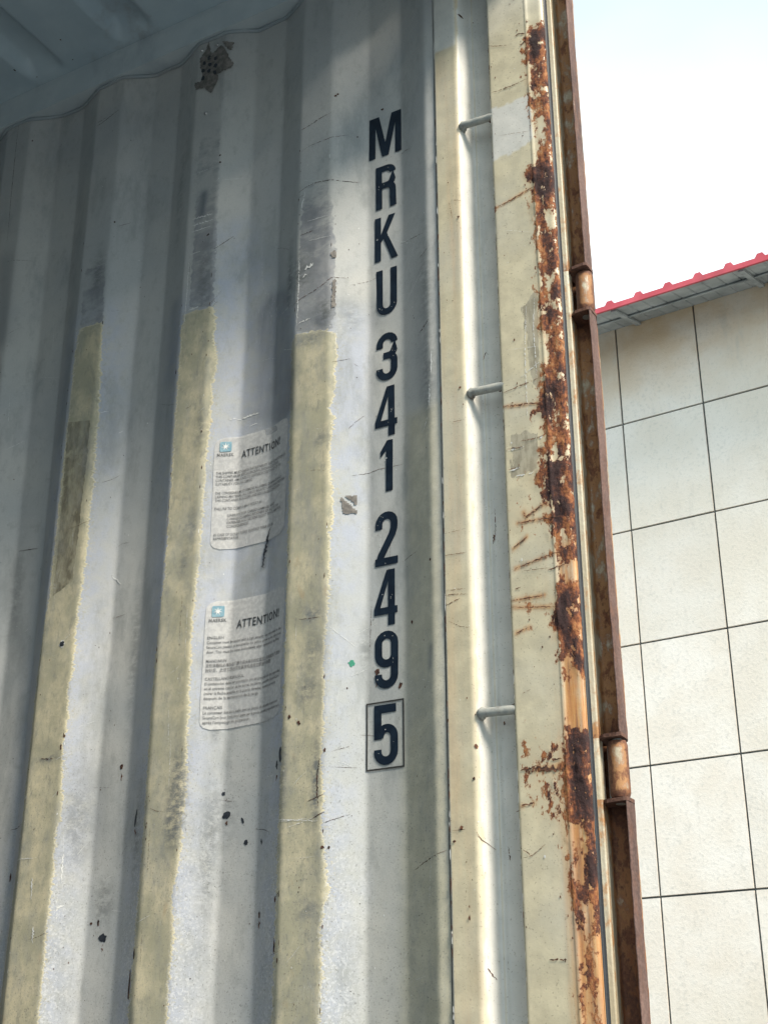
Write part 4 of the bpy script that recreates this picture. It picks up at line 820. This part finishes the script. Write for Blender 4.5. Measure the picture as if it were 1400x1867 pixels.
patch('tape_scrap', [(604, 460), (613, 456), (614, 470), (606, 470)], M['glue']); patch('tape_scrap', [(607, 515), (613, 508), (612, 560), (605, 562)], M['glue'])
mb = MB()
for i, (x, y) in enumerate([(397, 82), (369, 93), (376, 207)]):
    mb = MB(); q = onwall(x, y); mb.tube([(q[0], q[1]+.002, q[2]), (q[0], q[1]-.003, q[2]), (q[0], q[1]-.0045, q[2])], [.004, .0038, .001], 12); mb.build('rivet_head', M['steel'], side_wall)


# ================================================================== building across the yard
AZ = math.radians(-3); Hh = np.array([math.cos(AZ), math.sin(AZ), 0]); Nn = np.array([-math.sin(AZ), math.cos(AZ), 0]); B0 = CO+Nn*8.2
def bp(h, n, z): q = B0+Hh*h+Nn*n; return (q[0], q[1], z)
ctr = bp(0, 4, 0)
bld = empty('tiled_building', ctr, 'pale stone tiled building with a red roof edge behind the container', 'building')
TW, TH, gp = .6, .8195, .0085; ztop = 6.73
tm = MB(); ttone = []; cols = range(-16, 22)
rows_ = [ztop-.0-.788]+[ztop-.788-TH*i for i in range(1, 9)]
zb = [ztop]+rows_
for i in cols:
    for j in range(len(zb)-1):
        h0, h1 = -3.28+TW*i+gp/2, -3.28+TW*(i+1)-gp/2; z1, z0 = zb[j]-gp/2, max(0, zb[j+1]+gp/2)
        if j == 0: z1 = ztop
        if z1 <= z0: continue
        dn = random.uniform(-.0015, .0015); bv = .0025
        v = [bp(h0, .02, z0), bp(h1, .02, z0), bp(h1, .02, z1), bp(h0, .02, z1), bp(h0+bv, dn, z0+bv), bp(h1-bv, dn, z0+bv), bp(h1-bv, dn, z1-bv), bp(h0+bv, dn, z1-bv)]
        ttone += [random.random()]*8; tm.add(v, [(0, 1, 5, 4), (1, 2, 6, 5), (2, 3, 7, 6), (3, 0, 4, 7), (4, 5, 6, 7)])
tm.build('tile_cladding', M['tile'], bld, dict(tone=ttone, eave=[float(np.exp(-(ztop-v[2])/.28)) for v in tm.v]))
mb = MB(); hL, hR = -3.28+TW*-16, -3.28+TW*22
v = [bp(hL, .012, 0), bp(hR, .012, 0), bp(hR, 8, 0), bp(hL, 8, 0), bp(hL, .012, ztop), bp(hR, .012, ztop), bp(hR, 8, ztop), bp(hL, 8, ztop)]
mb.add(v, [(0, 1, 5, 4), (1, 2, 6, 5), (2, 3, 7, 6), (3, 0, 4, 7), (4, 5, 6, 7)]); mb.build('wall', M['joint'], bld)
# corrugated roof sheet: flat pans with small ribs every 0.215 m, sloping down towards us
RB = .215; NF, ZFs = -.5, 6.572     # eave line
def rib(h):   # height of the rib profile at h
    d = abs((h+2.885+RB/2) % RB-RB/2); return .030*max(0, min(1, (.036-d)/.018))
hs = []
k0 = int((hL+2.885)/RB)-1; k1 = int((hR+2.885)/RB)+1
for k in range(k0, k1):
    c = -2.885+RB*k; hs += [c-.036, c-.018, c+.018, c+.036]
slope = (ztop+.035-ZFs)/.5
ns = [NF-.012, -.3, -.1, .0, .6, 2., 4.]
mb = MB(); P = np.array([[bp(h, n, ZFs+.03+slope*(n-NF)*(1 if n <= 0 else .8)+rib(h)) for h in hs] for n in ns]); mb.grid(P, sm=False)
mb.build('roof_sheet', M['sheet'], bld)
mb = MB(); hs2 = []
for k in range(k0*2, k1*2):
    c = -2.885+RB/2*k; hs2 += [c-.008, c, c+.008]
P = np.array([[bp(h, n, ZFs+.012+(ztop-.004-ZFs-.012)*(n-NF)/.5+(.008 if (i % 3) == 1 else 0)) for i, h in enumerate(hs2)] for n in (NF+.01, -.3, -.21, -.1, .0)]); mb.grid(P, sm=False)
mb.build('soffit', M['under'], bld)
mb = MB(); zq = ZFs+.012+(ztop-.004-ZFs-.012)*((-.235-NF)/.5)
mb.add([bp(hL, -.25, zq-.012), bp(hR, -.25, zq-.012), bp(hR, -.215, zq), bp(hL, -.215, zq), bp(hL, -.25, zq-.02), bp(hR, -.25, zq-.02), bp(hR, -.215, zq-.008), bp(hL, -.215, zq-.008)], [(0, 1, 2, 3), (4, 5, 1, 0), (4, 7, 6, 5), (5, 6, 2, 1), (7, 3, 2, 6), (4, 0, 3, 7)])
for k in range(-6, 12):
    h = -3.11+k*.92; z_a = ZFs+.006+(ztop-ZFs-.012)*0; 
    mb.add([bp(h, NF+.02, ZFs+.012), bp(h+.035, NF+.02, ZFs+.012), bp(h+.035, -.005, ztop-.012), bp(h, -.005, ztop-.012), bp(h, NF+.02, ZFs-.004), bp(h+.035, NF+.02, ZFs-.004), bp(h+.035, -.005, ztop-.03), bp(h, -.005, ztop-.03)], [(4, 5, 6, 7), (0, 4, 7, 3), (1, 2, 6, 5), (0, 1, 5, 4)])
mb.build('purlins', M['under'], bld)
mb = MB(); n = len(hs)
zb_, zt_ = ZFs-.003, ZFs+.036
v = []; f = []
for h in hs: v += [bp(h, NF-.02, zb_), bp(h, NF-.02, zt_+rib(h)), bp(h, NF-.003, zt_+rib(h)), bp(h, NF-.003, zb_)]
for i in range(n-1):
    a = i*4; b = a+4; f += [(a, b, b+1, a+1), (a+1, b+1, b+2, a+2), (a+3, a+2, b+2, b+3), (a, a+3, b+3, b)]
mb.add(v, f); mb.build('roof_trim', M['red'], bld)

# ================================================================== ground
mb = MB(); mb.add([(-900, -900, 0), (900, -900, 0), (900, 900, 0), (-900, 900, 0)], [(0, 1, 2, 3)])
g_ = mb.build('ground', M['concrete']); g_['kind'] = 'structure'
